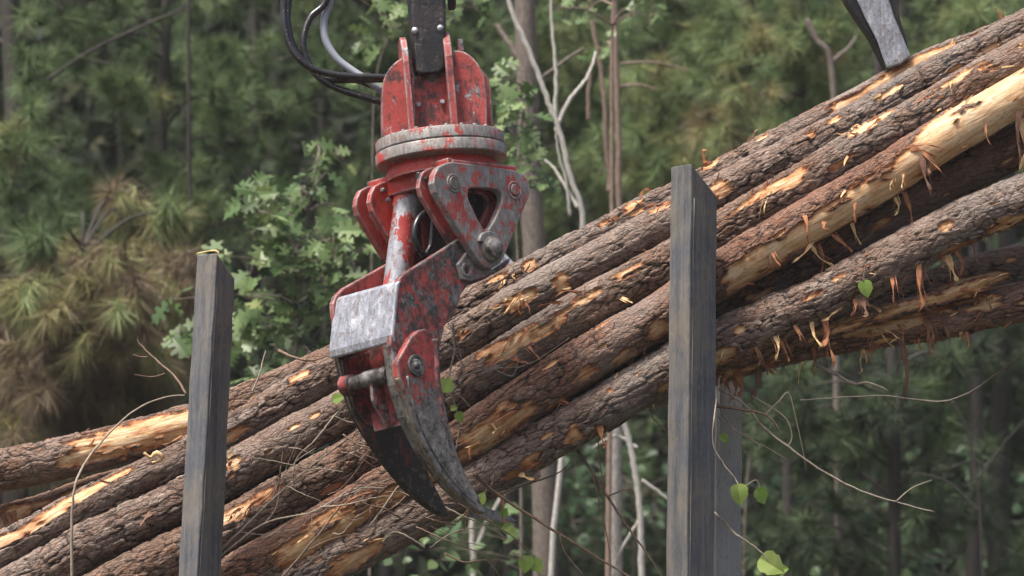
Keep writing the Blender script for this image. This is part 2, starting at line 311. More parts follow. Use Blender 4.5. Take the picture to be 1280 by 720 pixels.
# ---------------------------------------------------------------- logs
rng = random.Random(7)
logs = {}
def make_log(key, pts, r0, r1, label, bark, patches=(), seed=1, cover=None, step=2.7, seg=100, rough=1.0, knots=8, cuts=True):
    P = [W(*p) for p in pts]
    L = sum((P[i+1]-P[i]).length for i in range(len(P)-1)); n = int(L/U/step)
    # even arclength resampling
    D = smoothpts(P, 600); cum = np.concatenate([[0], np.cumsum([(D[i+1]-D[i]).length for i in range(600)])]); L = cum[-1]
    DA = np.array([tuple(v) for v in D]); S = np.linspace(0, L, n)
    X = np.stack([np.interp(S, cum, DA[:, k]) for k in range(3)], 1)
    k = np.ones(15)/15; 
    T = np.gradient(X, axis=0)
    for c in range(3): T[7:-7, c] = np.convolve(T[:, c], k, 'valid')
    T /= np.linalg.norm(T, axis=1, keepdims=True)
    view = np.array([0, -1, -0.09]); Nc = view-(T@view)[:, None]*T; Nc /= np.linalg.norm(Nc, axis=1, keepdims=True); Nu = np.cross(T, Nc); Nu *= np.sign(Nu[:, 2:3])
    nf = int(seg*0.74); ph = np.concatenate([np.linspace(-PI/2-0.15, PI/2+0.15, nf, endpoint=False), np.linspace(PI/2+0.15, 1.5*PI-0.15, seg-nf, endpoint=False)])
    SS, PH = np.meshgrid(S/U, ph, indexing='ij')         # px units
    rad = np.interp(S/L, [0, 1], [r0, r1])[:, None]*np.ones_like(PH)
    # swellings and crook
    rad = rad*(1+0.05*fbm(SS/160, PH/(2*PI)*3, seed+50, 3, 2))
    perN = max(4, int(round(2*PI*(r0+r1)/2/11.0)))
    tt = PH/(2*PI)*perN; per = perN
    wx = fbm(SS/26, tt*0.5, seed+3, 0, 3)*0.55 if False else fbm(SS/26, PH/(2*PI)*8, seed+3, 8, 3)*0.55
    wy = fbm(SS/20, PH/(2*PI)*8, seed+9, 8, 3)*0.7
    cl_ = random.Random(seed).uniform(22, 40)
    f1, f2, cid = voronoi(SS/cl_+wx, tt+wy, seed, per)
    zn = np.clip(1.0+1.0*fbm(SS/110, PH/(2*PI)*5, seed+61, 5, 3), 0.6, 1.4)
    g1, g2, cid2 = voronoi(SS/11+wx*1.5, tt*2+wy*1.5, seed+31, per*2)
    e1 = np.clip((f2-f1)/0.20, 0, 1); e2 = np.clip((g2-g1)/0.22, 0, 1)
    step_ = (cid-0.5)*1.9+(cid2-0.5)*1.0
    tilt = (tt+wy-np.floor(tt+wy)-0.5)*0.8
    crack = 1-(1-np.minimum(e1, 0.45+0.55*e2))*np.clip(zn, 0, 1)
    h = (-2.0*(1-e1)**1.2-0.6*(1-e2)+step_+tilt+0.6*fbm(SS/7, PH/(2*PI)*36, seed+77, 36, 2))*rough*zn
    # peeled patches
    bare = np.full(SS.shape, -1.0)
    pxs = np.interp(S, cum, np.linspace(0, 1, 601))
    cx = (X[:, 0]/ (np.array([ (Vector(x)-CAM).dot(FW) for x in X])))*FPX+640
    cy = 360-np.array([(Vector(x)-CAM).dot(UP)/(Vector(x)-CAM).dot(FW) for x in X])*FPX
    edge = fbm(SS/40, PH/(2*PI)*12, seed+5, 12, 4)*1.5+fbm(SS/16, PH/(2*PI)*60, seed+6, 60, 3)*0.75
    pl = [(q[0], q[1], q[2]*1.15, q[3]*1.3) for q in patches]; R2 = random.Random(seed*13+1)
    for _ in range(int(knots*3.5)+6):
        i = R2.randrange(20, n-20); s_ = R2.choice([2, 3, 3, 4, 6, 9, 13])
        pl.append((cx[i], cy[i]-R2.uniform(-0.8, 0.8)*rad[i, 0]*0.9, s_*R2.uniform(0.8, 4.0), s_*R2.uniform(0.4, 1.0)))
    for p in pl:
        x_, y_, hl, hw = p[:4]; i = int(np.argmin((cx-x_)**2+(cy-y_)**2))
        tv = np.array([cx[min(i+5, n-1)]-cx[max(i-5, 0)], cy[min(i+5, n-1)]-cy[max(i-5, 0)]]); tv /= np.linalg.norm(tv)
        off = -((-(x_-cx[i]))*(-tv[1])*-1 + (y_-cy[i])*tv[0]); off = (y_-cy[i])*tv[0]-(x_-cx[i])*tv[1]
        phc = math.asin(max(-1, min(1, -off/rad[i, 0])))
        dphi = (PH-phc+PI) % (2*PI)-PI
        m = 1-((SS-S[i]/U)/hl)**2-(dphi*rad/hw)**2
        m = np.clip(m, -3, 1)*0.8+edge*(0.9 if min(hl, hw) > 7 else 0.55)-0.08; m = np.where((np.abs(SS-S[i]/U) < hl*1.7) & (np.abs(dphi*rad) < hw*1.8), m, -1)
        bare = np.maximum(bare, m)
    if cover is not None: bare = np.maximum(bare, cover(cx[:, None]+0*PH, PH, edge, SS))
    bf = np.clip(bare/0.12, 0, 1); bf = bf*bf*(3-2*bf)
    torn = np.exp(-((bare-0.02)/0.16)**2)*0.8
    hw_ = -3.2+0.5*fbm(SS/60, PH/(2*PI)*26, seed+8, 26, 3)
    H = h*(1-bf)+hw_*bf+torn*(0.9+1.2*fbm(SS/8, PH/(2*PI)*30, seed+81, 30, 2))
    RR = (rad+H)*U
    Pn = X[:, None, :]+RR[..., None]*(np.cos(PH)[..., None]*Nc[:, None, :]+np.sin(PH)[..., None]*Nu[:, None, :])
    rest = np.stack([SS*U, np.cos(PH)*rad*U, np.sin(PH)*rad*U], -1)
    V = Pn.reshape(-1, 3); I, J = np.meshgrid(np.arange(n-1), np.arange(seg), indexing='ij'); J2 = (J+1) % seg
    F = np.stack([I*seg+J, I*seg+J2, (I+1)*seg+J2, (I+1)*seg+J], -1).reshape(-1, 4)
    if np.dot(np.cross(V[F[0, 1]]-V[F[0, 0]], V[F[0, 2]]-V[F[0, 0]]), V[F[0, 0]]-X[0]) < 0: F = F[:, ::-1]
    me = np_mesh('log', V, F); set_attr(me, 'bare', bare.ravel()); set_attr(me, 'plate', (cid*0.6+cid2*0.4).ravel()); set_attr(me, 'crack', crack.ravel()); set_attr(me, 'zone', zn.ravel()); set_attr(me, 'rest', rest.reshape(-1, 3), 'FLOAT_VECTOR')
    root = empty('pine_log', X[0].tolist(), label, 'log', 'pine logs held in the bundle')
    o = link('bark_and_wood', me, BK[bark], root, True)
    for idx, sg in ((0, -1), (n-1, 1)):                  # sawn ends
        ring = [Vector(V[idx*seg+j]) for j in range(0, seg, 3)]; c = Vector(X[idx])
        bm = bmesh.new(); vs = [bm.verts.new(v+Vector(T[idx])*sg*0.002) for v in ring]; bm.faces.new(vs); link('sawn_end', bm_mesh('sawn_end', bm), M['strip_c'], root)
    logs[key] = dict(root=root, cx=cx, cy=cy, rad=rad[:, 0], X=X, Nc=Nc, Nu=Nu, T=T, bare=bare, ph=ph, V=Pn)
    return root
def peel(x, ph, edge, ss):                               # the long peeled stretch of the pale log
    top = np.interp(x, [880, 905, 960, 1040, 1110, 1145, 1180, 1300, 1700], [-0.2, 0.05, 0.25, 0.35, 0.55, 0.7, 1.6, 2.4, 2.4])
    bot = np.interp(x, [880, 930, 1000, 1300], [-0.9, -1.4, -1.9, -2.2])
    v = np.minimum((top-ph)/0.35, (ph-bot)/0.35); v = np.where(ph > PI*0.9, -1, v)
    v = np.minimum(v, (x-893)/14.0)
    isl = fbm(ss/38, ph/(2*PI)*14, 881, 14, 3)
    return np.clip(v, -2, 1.3)+edge*0.60-0.05-np.clip(isl-0.24, 0, 1)*9*np.clip((1150-x)/200, 0.35, 1)
make_log('A', [(-420, 665, 110), (0, 588, 110), (100, 567, 110), (222, 534, 112), (300, 507, 122), (409, 458, 130), (500, 412, 135), (600, 372, 140), (750, 305, 145), (900, 240, 150), (1100, 140, 150), (1280, 60, 150)],
         30, 19, 'thick log on top at the left end with a big pale peeled patch', 1, [(165, 545, 84, 21), (215, 528, 50, 19), (110, 568, 40, 14), (130, 556, 50, 18), (60, 548, 30, 6)], 11, knots=3)
make_log('B', [(-420, 900, 70), (0, 691, 72), (89, 642, 74), (164, 604, 76), (229, 572, 78), (311, 524, 82), (409, 470, 88), (500, 426, 92), (580, 387, 95), (638, 353, 95), (747, 297, 95), (793, 271, 95), (903, 217, 95), (1008, 160, 95), (1073, 127, 95), (1142, 88, 95), (1204, 62, 95), (1280, 30, 95), (1680, -160, 95)],
         26, 16, 'uppermost pine log with the long bare strip below the hanging tong tip', 0,
         [(35, 657, 60, 7), (110, 612, 50, 6), (10, 672, 30, 9), (620, 347, 14, 6), (661, 333, 8, 6), (788, 260, 17, 11), (757, 277, 16, 7), (1120, 92, 78, 8), (1160, 68, 35, 6), (1250, 32, 45, 6), (885, 205, 14, 7), (950, 172, 9, 5), (300, 500, 18, 7), (370, 470, 12, 6)], 23, knots=3)  # leftmost narrow strips paint a sunlit stripe as bare wood
make_log('C', [(-420, 960, 55), (27, 729, 52), (111, 680, 52), (224, 627, 54), (289, 591, 56), (356, 553, 56), (418, 520, 58), (520, 460, 60), (572, 428, 60), (657, 374, 60), (716, 342, 60), (778, 308, 60), (832, 278, 60), (903, 240, 60), (1044, 167, 60), (1116, 124, 60), (1172, 93, 60), (1221, 69, 60), (1273, 42, 60), (1680, -160, 60)],
         30, 22, 'grey barked log second from the top with splayed splinters near the grapple', 0,
         [(645, 378, 22, 10), (699, 353, 9, 9), (826, 258, 14, 12), (897, 236, 14, 9), (1041, 148, 9, 6), (1010, 167, 6, 5), (1270, 60, 28, 7), (290, 580, 9, 7), (605, 436, 5, 4)], 37, knots=5)
make_log('D', [(-420, 1060, 40), (0, 812, 32), (120, 745, 28), (196, 703, 28), (289, 660, 28), (356, 622, 28), (422, 587, 28), (500, 536, 28), (591, 474, 28), (688, 414, 28), (747, 378, 28), (832, 332, 28), (928, 276, 28), (1045, 205, 28), (1096, 175, 28), (1162, 140, 28), (1214, 109, 28), (1280, 73, 28), (1680, -140, 28)],
         31, 26, 'third pine log from the top with shredded orange bark beside the tong', 1,
         [(290, 640, 30, 9), (330, 618, 22, 8), (620, 440, 30, 12), (640, 425, 22, 9), (668, 412, 30, 12), (715, 380, 42, 8), (780, 340, 18, 7), (690, 400, 25, 8), (960, 238, 44, 8), (985, 228, 20, 6), (1085, 152, 26, 10), (1065, 165, 12, 10), (1180, 105, 30, 7), (1230, 85, 16, 8), (860, 300, 12, 6)], 41, knots=6)
make_log('E', [(-300, 1060, 5), (200, 776, 2), (300, 720, 0), (364, 684, 0), (422, 650, 0), (520, 591, 0), (583, 551, 0), (696, 474, 0), (770, 427, 0), (832, 391, 0), (898, 345, 0), (1000, 284, 0), (1094, 229, 0), (1119, 214, 0), (1188, 168, 0), (1280, 114, 0), (1680, -120, 0)],
         31, 29, 'long pale log stripped of its bark to the right of the front post', 2,
         [(400, 668, 50, 16), (370, 690, 36, 14), (490, 618, 40, 13), (535, 590, 26, 16), (610, 540, 48, 15), (650, 518, 25, 9), (688, 455, 12, 5), (730, 470, 20, 7), (783, 447, 14, 11), (822, 412, 13, 10), (760, 400, 24, 5), (702, 500, 18, 7), (615, 560, 25, 8)], 53, cover=peel, knots=5)
make_log('F', [(-300, 1110, 0), (300, 768, -2), (400, 712, -3), (480, 668, -3), (560, 622, -3), (610, 595, -3), (678, 554, -3), (750, 512, -3), (832, 463, -3), (903, 426, -3), (1022, 375, -3), (1127, 319, -3), (1195, 282, -3), (1280, 246, -3), (1680, 80, -3)],
         26, 30, 'grey brown pine log that sags lowest in front of the open gap on the right', 0,
         [(660, 578, 16, 8), (716, 545, 13, 8), (745, 535, 8, 4), (640, 594, 14, 5), (1240, 292, 60, 9), (1275, 275, 40, 9), (1195, 314, 16, 5), (905, 445, 20, 7), (960, 430, 28, 4), (830, 485, 20, 6), (880, 462, 20, 7), (440, 700, 30, 12)], 67, knots=6)
make_log('G', [(450, 672, 62), (560, 604, 62), (700, 522, 62), (832, 437, 62), (898, 392, 62), (950, 360, 62), (1060, 295, 62), (1160, 240, 62), (1260, 188, 62), (1680, -20, 62)],
         24, 29, 'dark shaded pine log tucked directly under the pale stripped log', 2, [(1060, 272, 16, 8), (1000, 300, 10, 5), (930, 372, 12, 6)], 71, knots=6, step=4.5, seg=72)
make_log('H', [(810, 488, 110), (900, 452, 110), (1000, 420, 110), (1100, 386, 110), (1200, 352, 110), (1280, 332, 110), (1680, 240, 110)],
         27, 30, 'dark log at the right edge passing behind the sagging grey log', 0, [(1120, 395, 18, 6)], 83, knots=5, step=4.5, seg=72)
make_log('I', [(740, 507, 58), (832, 472, 58), (898, 455, 58), (993, 430, 58), (1051, 419, 58), (1181, 399, 58), (1280, 377, 58), (1680, 300, 58)],
         23, 27, 'lowest pine log on the right with shreds of bark hanging off it', 2,
         [(1130, 405, 60, 7), (1200, 385, 46, 10), (1060, 412, 30, 7), (985, 430, 20, 8), (930, 462, 40, 8), (1230, 372, 20, 9)], 97, knots=7)
make_log('J', [(900, 454, 18), (960, 437, 18), (1037, 412, 18), (1094, 394, 18), (1165, 374, 18), (1236, 353, 18)],
         13, 9, 'short broken pole with a splintered end pointing right above the lowest log', 2,
         [(1060, 404, 34, 8), (1120, 385, 40, 8), (1200, 362, 42, 10), (1160, 374, 30, 7)], 101, knots=2, seg=64)
make_log('K', [(-420, 760, 155), (0, 654, 155), (120, 616, 155), (230, 582, 155), (400, 510, 160), (560, 440, 170)],
         24, 20, 'shaded reddish log showing between the two upper logs at the left edge', 2, [(20, 640, 30, 9), (5, 660, 30, 10), (90, 616, 20, 6)], 103, knots=3, step=4.5, seg=72)
make_log('N', [(-420, 900, 100), (60, 725, 95), (133, 702, 90), (230, 662, 90), (400, 585, 95), (560, 500, 100)],
         24, 20, 'peeled log glimpsed in the gap below the third left log', 1, [(60, 715, 60, 16), (140, 700, 60, 16), (20, 740, 40, 12), (240, 655, 20, 8)], 107, knots=3, step=4.5, seg=72)
make_log('O', [(-200, 1010, 75), (200, 798, 75), (330, 728, 75), (420, 690, 75), (500, 655, 75), (560, 626, 75), (596, 606, 75)],
         28, 22, 'lowest dark log under the tong tips at the bottom of the bundle', 2, [(300, 708, 22, 8), (350, 712, 20, 6)], 109, knots=6, step=4.5, seg=72)

# bark shreds and splinters belong to their logs
def on_log(key, px, py, lift=1.5):
    g = logs[key]; i = int(np.argmin((g['cx']-px)**2+(g['cy']-py)**2)); n = len(g['cx'])
    tv = np.array([g['cx'][min(i+5, n-1)]-g['cx'][max(i-5, 0)], g['cy'][min(i+5, n-1)]-g['cy'][max(i-5, 0)]]); tv /= np.linalg.norm(tv)
    off = (py-g['cy'][i])*tv[0]-(px-g['cx'][i])*tv[1]; r = g['rad'][i]; ph = math.asin(max(-1, min(1, -off/r)))
    v = g['X'][i]+(r+lift)*U*(math.cos(ph)*g['Nc'][i]+math.sin(ph)*g['Nu'][i])
    return Vector(v), Vector(g['T'][i]), Vector(math.cos(ph)*g['Nc'][i]+math.sin(ph)*g['Nu'][i])
def strip(key, a, dxy, wid, mat, curl=4, out=10, name='bark_strip', flat=0.22):
    """a strip torn off at pixel a, ending dxy pixels away"""
    p, t, n = on_log(key, a[0], a[1], -1.0); L = math.hypot(*dxy)
    e = p+Vector((dxy[0]*U, 0, -dxy[1]*U))+n*out*U
    mid = p.lerp(e, 0.45)+n*(out*0.8)*U+Vector((rng.uniform(-curl, curl)*U, rng.uniform(-2, 2)*U, rng.uniform(-1, curl*0.5)*U))
    m2 = p.lerp(e, 0.75)+n*(out)*U+Vector((rng.uniform(-curl, curl)*U*0.8, 0, rng.uniform(-curl, curl)*0.3*U))
    P = smoothpts([p, mid, m2, e], 10); k = len(P); wid *= 0.82
    R = [max(0.15, wid*0.5*(0.75+0.5*math.sin(i*1.1+rng.random()))*(1-0.75*(i/(k-1))**2.2))*U*1.2 for i in range(k)]
    for _ in range(rng.choice([2, 3, 4])):
        o2 = t*rng.uniform(-5, 5)*U; sc_ = rng.uniform(0.35, 1.1); tw2 = Vector((rng.uniform(-5, 5), 0, rng.uniform(-2, 3)))*U
        Q = smoothpts([p+o2, p.lerp(mid, sc_)+o2+tw2*0.5, p.lerp(e, sc_)+o2*1.3+tw2], 7)
        sweep('bark_fibre', Q, [rng.uniform(0.5, 1.1)*U*(1-0.8*i/7) for i in range(8)], M[rng.choice(['strip_o', 'strip_d', mat])], logs[key]['root'], 3, 0.4, 0, False)
    return sweep(name, P, R, M[mat], logs[key]['root'], 4, flat, rng.uniform(-2.0, 2.0), False)
S_ = [('E', (1150, 195), (10, 55), 9, 'strip_d'), ('E', (1135, 187), (35, 12), 6, 'strip_o'), ('E', (1150, 190), (26, 30), 5, 'strip_o'), ('E', (1124, 186), (60, 8), 4, 'strip_o'),
      ('E', (1004, 268), (6, 42), 6, 'strip_o'), ('E', (1040, 294), (20, 14), 6, 'strip_o'), ('E', (1015, 308), (28, 28), 6, 'strip_c'), ('E', (1012, 306), (-26, 22), 5, 'strip_c'), ('E', (1028, 310), (0, 34), 4, 'strip_o'),
      ('E', (1065, 280), (4, 18), 5, 'strip_c'), ('E', (1275, 150), (-6, 60), 8, 'strip_c'), ('E', (1270, 140), (-2, 74), 8, 'strip_d'), ('E', (1133, 245), (4, 44), 7, 'strip_o'), ('E', (1118, 248), (-4, 20), 5, 'strip_c'),
      ('D', (958, 242), (-4, 34), 4, 'strip_c'), ('D', (1098, 148), (-14, 30), 6, 'strip_o'), ('D', (1070, 152), (-2, 26), 6, 'strip_c'), ('D', (1092, 140), (-8, 30), 4, 'strip_o'), ('D', (1228, 80), (8, 26), 4, 'strip_o'), ('D', (1186, 102), (6, 30), 4, 'strip_c'),
      ('D', (640, 420), (-14, 28), 6, 'strip_o'), ('D', (665, 408), (-24, 26), 7, 'strip_o'), ('D', (660, 432), (18, 20), 5, 'strip_o'), ('D', (640, 446), (24, 10), 4, 'strip_o'), ('D', (700, 378), (-26, 16), 5, 'strip_o'), ('D', (725, 366), (-30, 12), 4, 'strip_o'), ('D', (705, 400), (-14, 18), 6, 'strip_o'), ('D', (776, 372), (14, 6), 4, 'strip_c'),
      ('C', (645, 372), (-16, 24), 4, 'strip_c'), ('C', (650, 374), (-4, 28), 4, 'strip_o'), ('C', (648, 376), (16, -2), 4, 'strip_c'), ('C', (652, 378), (10, 18), 4, 'strip_o'), ('C', (640, 374), (-14, 6), 4, 'strip_c'), ('C', (820, 250), (-12, 10), 6, 'strip_o'), ('C', (836, 252), (-14, 22), 5, 'strip_o'),
      ('B', (630, 350), (-4, 18), 4, 'strip_c'), ('B', (644, 340), (2, 16), 3, 'strip_c'), ('B', (668, 332), (-4, 8), 3, 'strip_o'), ('B', (762, 268), (6, 22), 6, 'strip_o'), ('B', (770, 272), (-14, 10), 6, 'strip_o'), ('B', (798, 243), (18, 0), 5, 'strip_o'), ('B', (748, 272), (-4, 12), 4, 'strip_c'),
      ('B', (885, 200), (-10, 8), 6, 'strip_o'), ('B', (880, 205), (8, -14), 5, 'strip_o'), ('B', (935, 173), (16, -12), 6, 'strip_d'), ('B', (1250, 22), (-2, -9), 5, 'strip_o'),
      ('F', (1147, 330), (-4, 58), 8, 'strip_o'), ('F', (1150, 335), (4, 40), 5, 'strip_o'), ('F', (1184, 320), (6, 26), 12, 'strip_c'), ('F', (1196, 314), (6, 26), 7, 'strip_o'), ('F', (1113, 345), (0, 32), 5, 'strip_o'), ('F', (1073, 372), (-2, 20), 10, 'strip_d'), ('F', (1135, 342), (-20, 22), 6, 'strip_d'),
      ('F', (1085, 330), (-18, 14), 3, 'strip_o'), ('F', (1088, 312), (-4, 14), 3, 'strip_o'), ('F', (1028, 398), (-6, 30), 10, 'strip_o'), ('F', (1028, 398), (8, 60), 7, 'strip_o'), ('F', (1012, 404), (6, 24), 6, 'strip_c'), ('F', (990, 408), (8, 20), 4, 'strip_o'), ('F', (950, 440), (10, 30), 5, 'strip_d'), ('F', (975, 424), (6, 22), 4, 'strip_o'), ('F', (1050, 385), (-28, 14), 5, 'strip_c'),
      ('I', (1160, 385), (-2, 46), 8, 'strip_o'), ('I', (1155, 400), (8, 36), 9, 'strip_d'), ('I', (1178, 390), (6, 40), 8, 'strip_d'), ('I', (1125, 425), (6, 72), 10, 'strip_d'), ('I', (1128, 430), (2, 76), 7, 'strip_d'), ('I', (1122, 405), (6, 28), 4, 'strip_o'), ('I', (1095, 410), (32, 16), 5, 'strip_c'), ('I', (1098, 414), (16, 24), 3, 'strip_c'), ('I', (1085, 412), (0, 24), 4, 'strip_o'),
      ('I', (1015, 435), (-2, 36), 6, 'strip_o'), ('I', (1230, 360), (26, -12), 8, 'strip_c'), ('I', (1235, 368), (0, 30), 5, 'strip_o'), ('I', (1215, 370), (24, 8), 6, 'strip_o'), ('I', (920, 465), (6, 34), 12, 'strip_o'), ('I', (918, 470), (-6, 26), 10, 'strip_o'), ('I', (948, 458), (-14, 40), 10, 'strip_d'), ('I', (958, 450), (10, 14), 9, 'strip_o'), ('I', (905, 475), (2, 22), 4, 'strip_o'), ('I', (1205, 415), (2, 12), 5, 'strip_o'),
      ('J', (1205, 362), (36, -16), 8, 'strip_c'), ('J', (1222, 356), (40, -14), 5, 'strip_c'), ('J', (1200, 362), (30, 2), 6, 'strip_o'), ('J', (1120, 384), (-16, -6), 4, 'strip_o'), ('J', (1100, 390), (-30, -10), 5, 'strip_c'), ('J', (1040, 410), (-18, 30), 6, 'strip_o'),
      ('E', (618, 522), (-24, 14), 5, 'strip_o'), ('E', (645, 512), (-40, 18), 6, 'strip_o'), ('E', (614, 528), (2, 18), 4, 'strip_c'), ('E', (600, 552), (-22, 6), 4, 'strip_c'), ('E', (586, 560), (-2, 14), 4, 'strip_o'), ('E', (795, 452), (-22, 40), 4, 'strip_d'), ('E', (698, 500), (14, 6), 3, 'strip_o'),
      ('E', (440, 625), (-20, 12), 4, 'strip_o'), ('E', (470, 612), (-36, 14), 4, 'strip_o'), ('E', (400, 655), (-24, 6), 4, 'strip_o'), ('E', (385, 668), (-14, 14), 4, 'strip_c'),
      ('F', (750, 532), (0, 26), 10, 'strip_o'), ('F', (756, 528), (24, -14), 4, 'strip_d'), ('F', (650, 592), (14, 0), 9, 'strip_c'), ('F', (672, 585), (-2, 14), 4, 'strip_o'), ('F', (628, 612), (0, 50), 6, 'strip_o'), ('F', (875, 455), (-30, 10), 5, 'strip_o'),
      ('D', (300, 635), (-16, 20), 5, 'strip_o'), ('D', (320, 625), (-20, 26), 4, 'strip_o'), ('D', (345, 605), (-24, 30), 3, 'strip_o'), ('A', (120, 556), (-30, 8), 4, 'strip_o'), ('A', (228, 545), (-30, 8), 3, 'strip_c'), ('K', (10, 640), (6, 36), 9, 'strip_o'), ('K', (20, 636), (-4, 40), 7, 'strip_o'), ('K', (5, 640), (0, 40), 6, 'strip_d'),
      ('C', (190, 640), (-14, 20), 8, 'strip_d'), ('C', (285, 582), (10, -4), 6, 'strip_o'), ('B', (360, 482), (26, -10), 4, 'strip_o'), ('N', (140, 700), (-20, 16), 8, 'strip_c'), ('O', (300, 704), (-2, 18), 10, 'strip_c')]
for q in S_: strip(*q, out=rng.uniform(2, 9))
for _ in range(26):
    k_, x0_, x1_, f_ = rng.choice([('F', 910, 1270, lambda x: 456-(x-900)*0.475), ('I', 905, 1270, lambda x: 474-(x-900)*0.19), ('E', 920, 1250, lambda x: 358-(x-900)*0.6)])
    x_ = rng.uniform(x0_, x1_); strip(k_, (x_, f_(x_)-3), (rng.uniform(-8, 8), rng.uniform(8, 30)), rng.uniform(2, 7), rng.choice(['strip_o', 'strip_o', 'strip_d', 'strip_c']), out=rng.uniform(1, 5))
# small random flakes lifting off the bark, more of them beside the torn patches
for key, cnt in (('A', 14), ('B', 34), ('C', 30), ('D', 46), ('E', 44), ('F', 40), ('I', 36), ('J', 8), ('G', 10), ('K', 5), ('N', 5)):
    g = logs[key]; vis = [i for i in range(0, len(g['cx'])) if -10 < g['cx'][i] < 1290 and -10 < g['cy'][i] < 730]
    brd = np.argwhere(np.abs(g['bare']-0.05) < 0.12); brd = [q for q in brd if -10 < g['cx'][q[0]] < 1290 and math.cos(g['ph'][q[1]]) > 0.05]
    for _ in range(cnt):
        if brd and rng.random() < 0.75: i, j = brd[rng.randrange(len(brd))]; ph = g['ph'][j]
        else: i = rng.choice(vis); ph = rng.uniform(-1.2, 1.3)
        r = g['rad'][i]; n_ = math.cos(ph)*g['Nc'][i]+math.sin(ph)*g['Nu'][i]; p = Vector(g['X'][i]+(r-0.5)*U*n_); n_ = Vector(n_); t = Vector(g['T'][i])*rng.choice((-1, 1))
        L = rng.uniform(5, 17)*U; side = t.cross(n_)*rng.uniform(-0.7, 0.7)
        P = smoothpts([p, p+(t+side).normalized()*L*0.5+n_*L*0.12, p+(t+side*1.3).normalized()*L+n_*L*rng.uniform(0.15, 0.7)], 5)
        wd = rng.uniform(0.6, 2.2)
        sweep('bark_flake', P, [wd*U, wd*1.1*U, wd*U, wd*0.8*U, wd*0.5*U, 0.15*U], M[rng.choice(['strip_o', 'strip_o', 'strip_c', 'strip_d'])], g['root'], 4, 0.3, rng.uniform(-1, 1), False)

# ---------------------------------------------------------------- stakes
def post(name, top, bot, d, mat, label, ztop_extra=None):
    """top/bot: x of left edge, crease, right edge in pixels; d: depth of the three corners; y of their tops"""
    root = empty(name, W((bot[0]+bot[2])/2, 720, d[0]), label, 'post')
    ct = [W(top[k][0], top[k][1], d[k]) for k in range(3)]; cb = [W(bot[k], 720, d[k]) for k in range(3)]
    ct.append(ct[0]+ct[2]-ct[1]); cb.append(cb[0]+cb[2]-cb[1])
    ext = [cb[k]+(cb[k]-ct[k]).normalized()*((cb[k].z)/abs((cb[k]-ct[k]).normalized().z)) for k in range(4)]
    root.location = sum(ext, Vector())/4
    bm = bmesh.new(); n = 40; rings = []
    for i in range(n+1): rings.append([bm.verts.new(ext[k].lerp(ct[k], i/n)+(Vector((rng.uniform(-1, 1), rng.uniform(-1, 1), 0))*0.7*U if i < n else Vector())) for k in range(4)])
    for i in range(n):
        for k in range(4): bm.faces.new((rings[i][k], rings[i][(k+1) % 4], rings[i+1][(k+1) % 4], rings[i+1][k]))
    bm.faces.new(rings[0]); bm.faces.new(rings[n])
    o = bevel(link('stake_body', bm_mesh('stake_body', bm), mat, root), 2.4, 3)
    # a raised welded seam just beside the crease
    a = [ext[1].lerp(ext[2], 0.12), ct[1].lerp(ct[2], 0.12)]
    nrm = (ext[1]-ext[0]).normalized()*0; nrm = Vector((0, -1, 0))
    P = [a[0].lerp(a[1], i/30)+nrm*0.6*U+Vector((rng.uniform(-.4, .4)*U, 0, 0)) for i in range(30)]
    sweep('weld_seam', P, [rng.uniform(0.5, 1.0)*U for _ in P], mat, root, 5)
    return root
pL = post('stake_post', [(246, 318), (271, 315.5), (294, 349)], [222, 246, 277], [-70, -104, -72], M['post'], 'dark steel stake on the left with a pale sliver along its slanted top')
pR = post('stake_post', [(838, 208), (864, 204), (897, 246)], [832, 858, 893], [-66, -104, -70], M['post'], 'tall dark steel stake standing in front of the logs right of the grapple')
pB = post('stake_post', [(880, 330), (896, 330), (930, 330)], [882, 895, 927], [240, 225, 238], M['post_blue'], 'blue grey steel stake half hidden behind the tall front stake')
P = smoothpts([W(246, 317, -88), W(256, 315, -90), W(264, 313.5, -92), W(271, 314, -95), W(274, 318, -96)], 10)
tag(sweep('pale_sliver', P, [0.6*U, 1.0*U, 0.8*U, 1.0*U, 1.0*U, 1.2*U, 1.3*U, 1.5*U, 1.4*U, 1.2*U, 0.6*U], M['strip_c'], None, 5, 0.7), 'pale curled sliver along the top edge of the left stake', 'wood chip')  # pale curved sliver following the left stake's top edge
g = tag(sweep('pale_sliver', smoothpts([W(180, 566, -2+40), W(188, 572, 42), W(196, 566, 40), W(203, 574, 42), W(190, 578, 42)], 10), [2*U]*4+[3.4*U]*4+[1.5*U]*3, M['strip_c'], None, 5, 0.5), 'crumpled whitish wood chip on the striped log left of the left stake', 'wood chip')

# ---------------------------------------------------------------- grapple
W0 = -118
O = W(550, 180, W0)
def frame(th, tilt=-5, roll=-5):
    T_ = Matrix.Rotation(math.radians(roll), 3, 'Y') @ Matrix.Rotation(math.radians(tilt), 3, 'X')
    th = math.radians(th); return [T_ @ Vector((math.cos(th), math.sin(th), 0)), T_ @ Vector((math.sin(th), -math.cos(th), 0)), T_ @ Vector((0, 0, 1))]
F1 = frame(44); F0 = frame(4)
Rm = Matrix((F1[0], -F1[1], F1[2])).transposed().to_4x4()      # right handed: a, -b, c
gr = empty('log_grapple', O, 'worn red log grapple closed around the bundle of pine logs', 'grapple'); gr.rotation_euler = Rm.to_euler()
def L3(f, a, b, c): return O+(f[0]*a+f[1]*b+f[2]*c)*U
def onb(f, px, py, b):                                          # pixel on the plane b = const of the frame
    d = ray(px, py); t = ((O+f[1]*b*U-CAM).dot(f[1]))/d.dot(f[1]); return CAM+d*t
def ac(f, px, py, b):
    p = onb(f, px, py, b)-O; return p.dot(f[0])/U, p.dot(f[2])/U
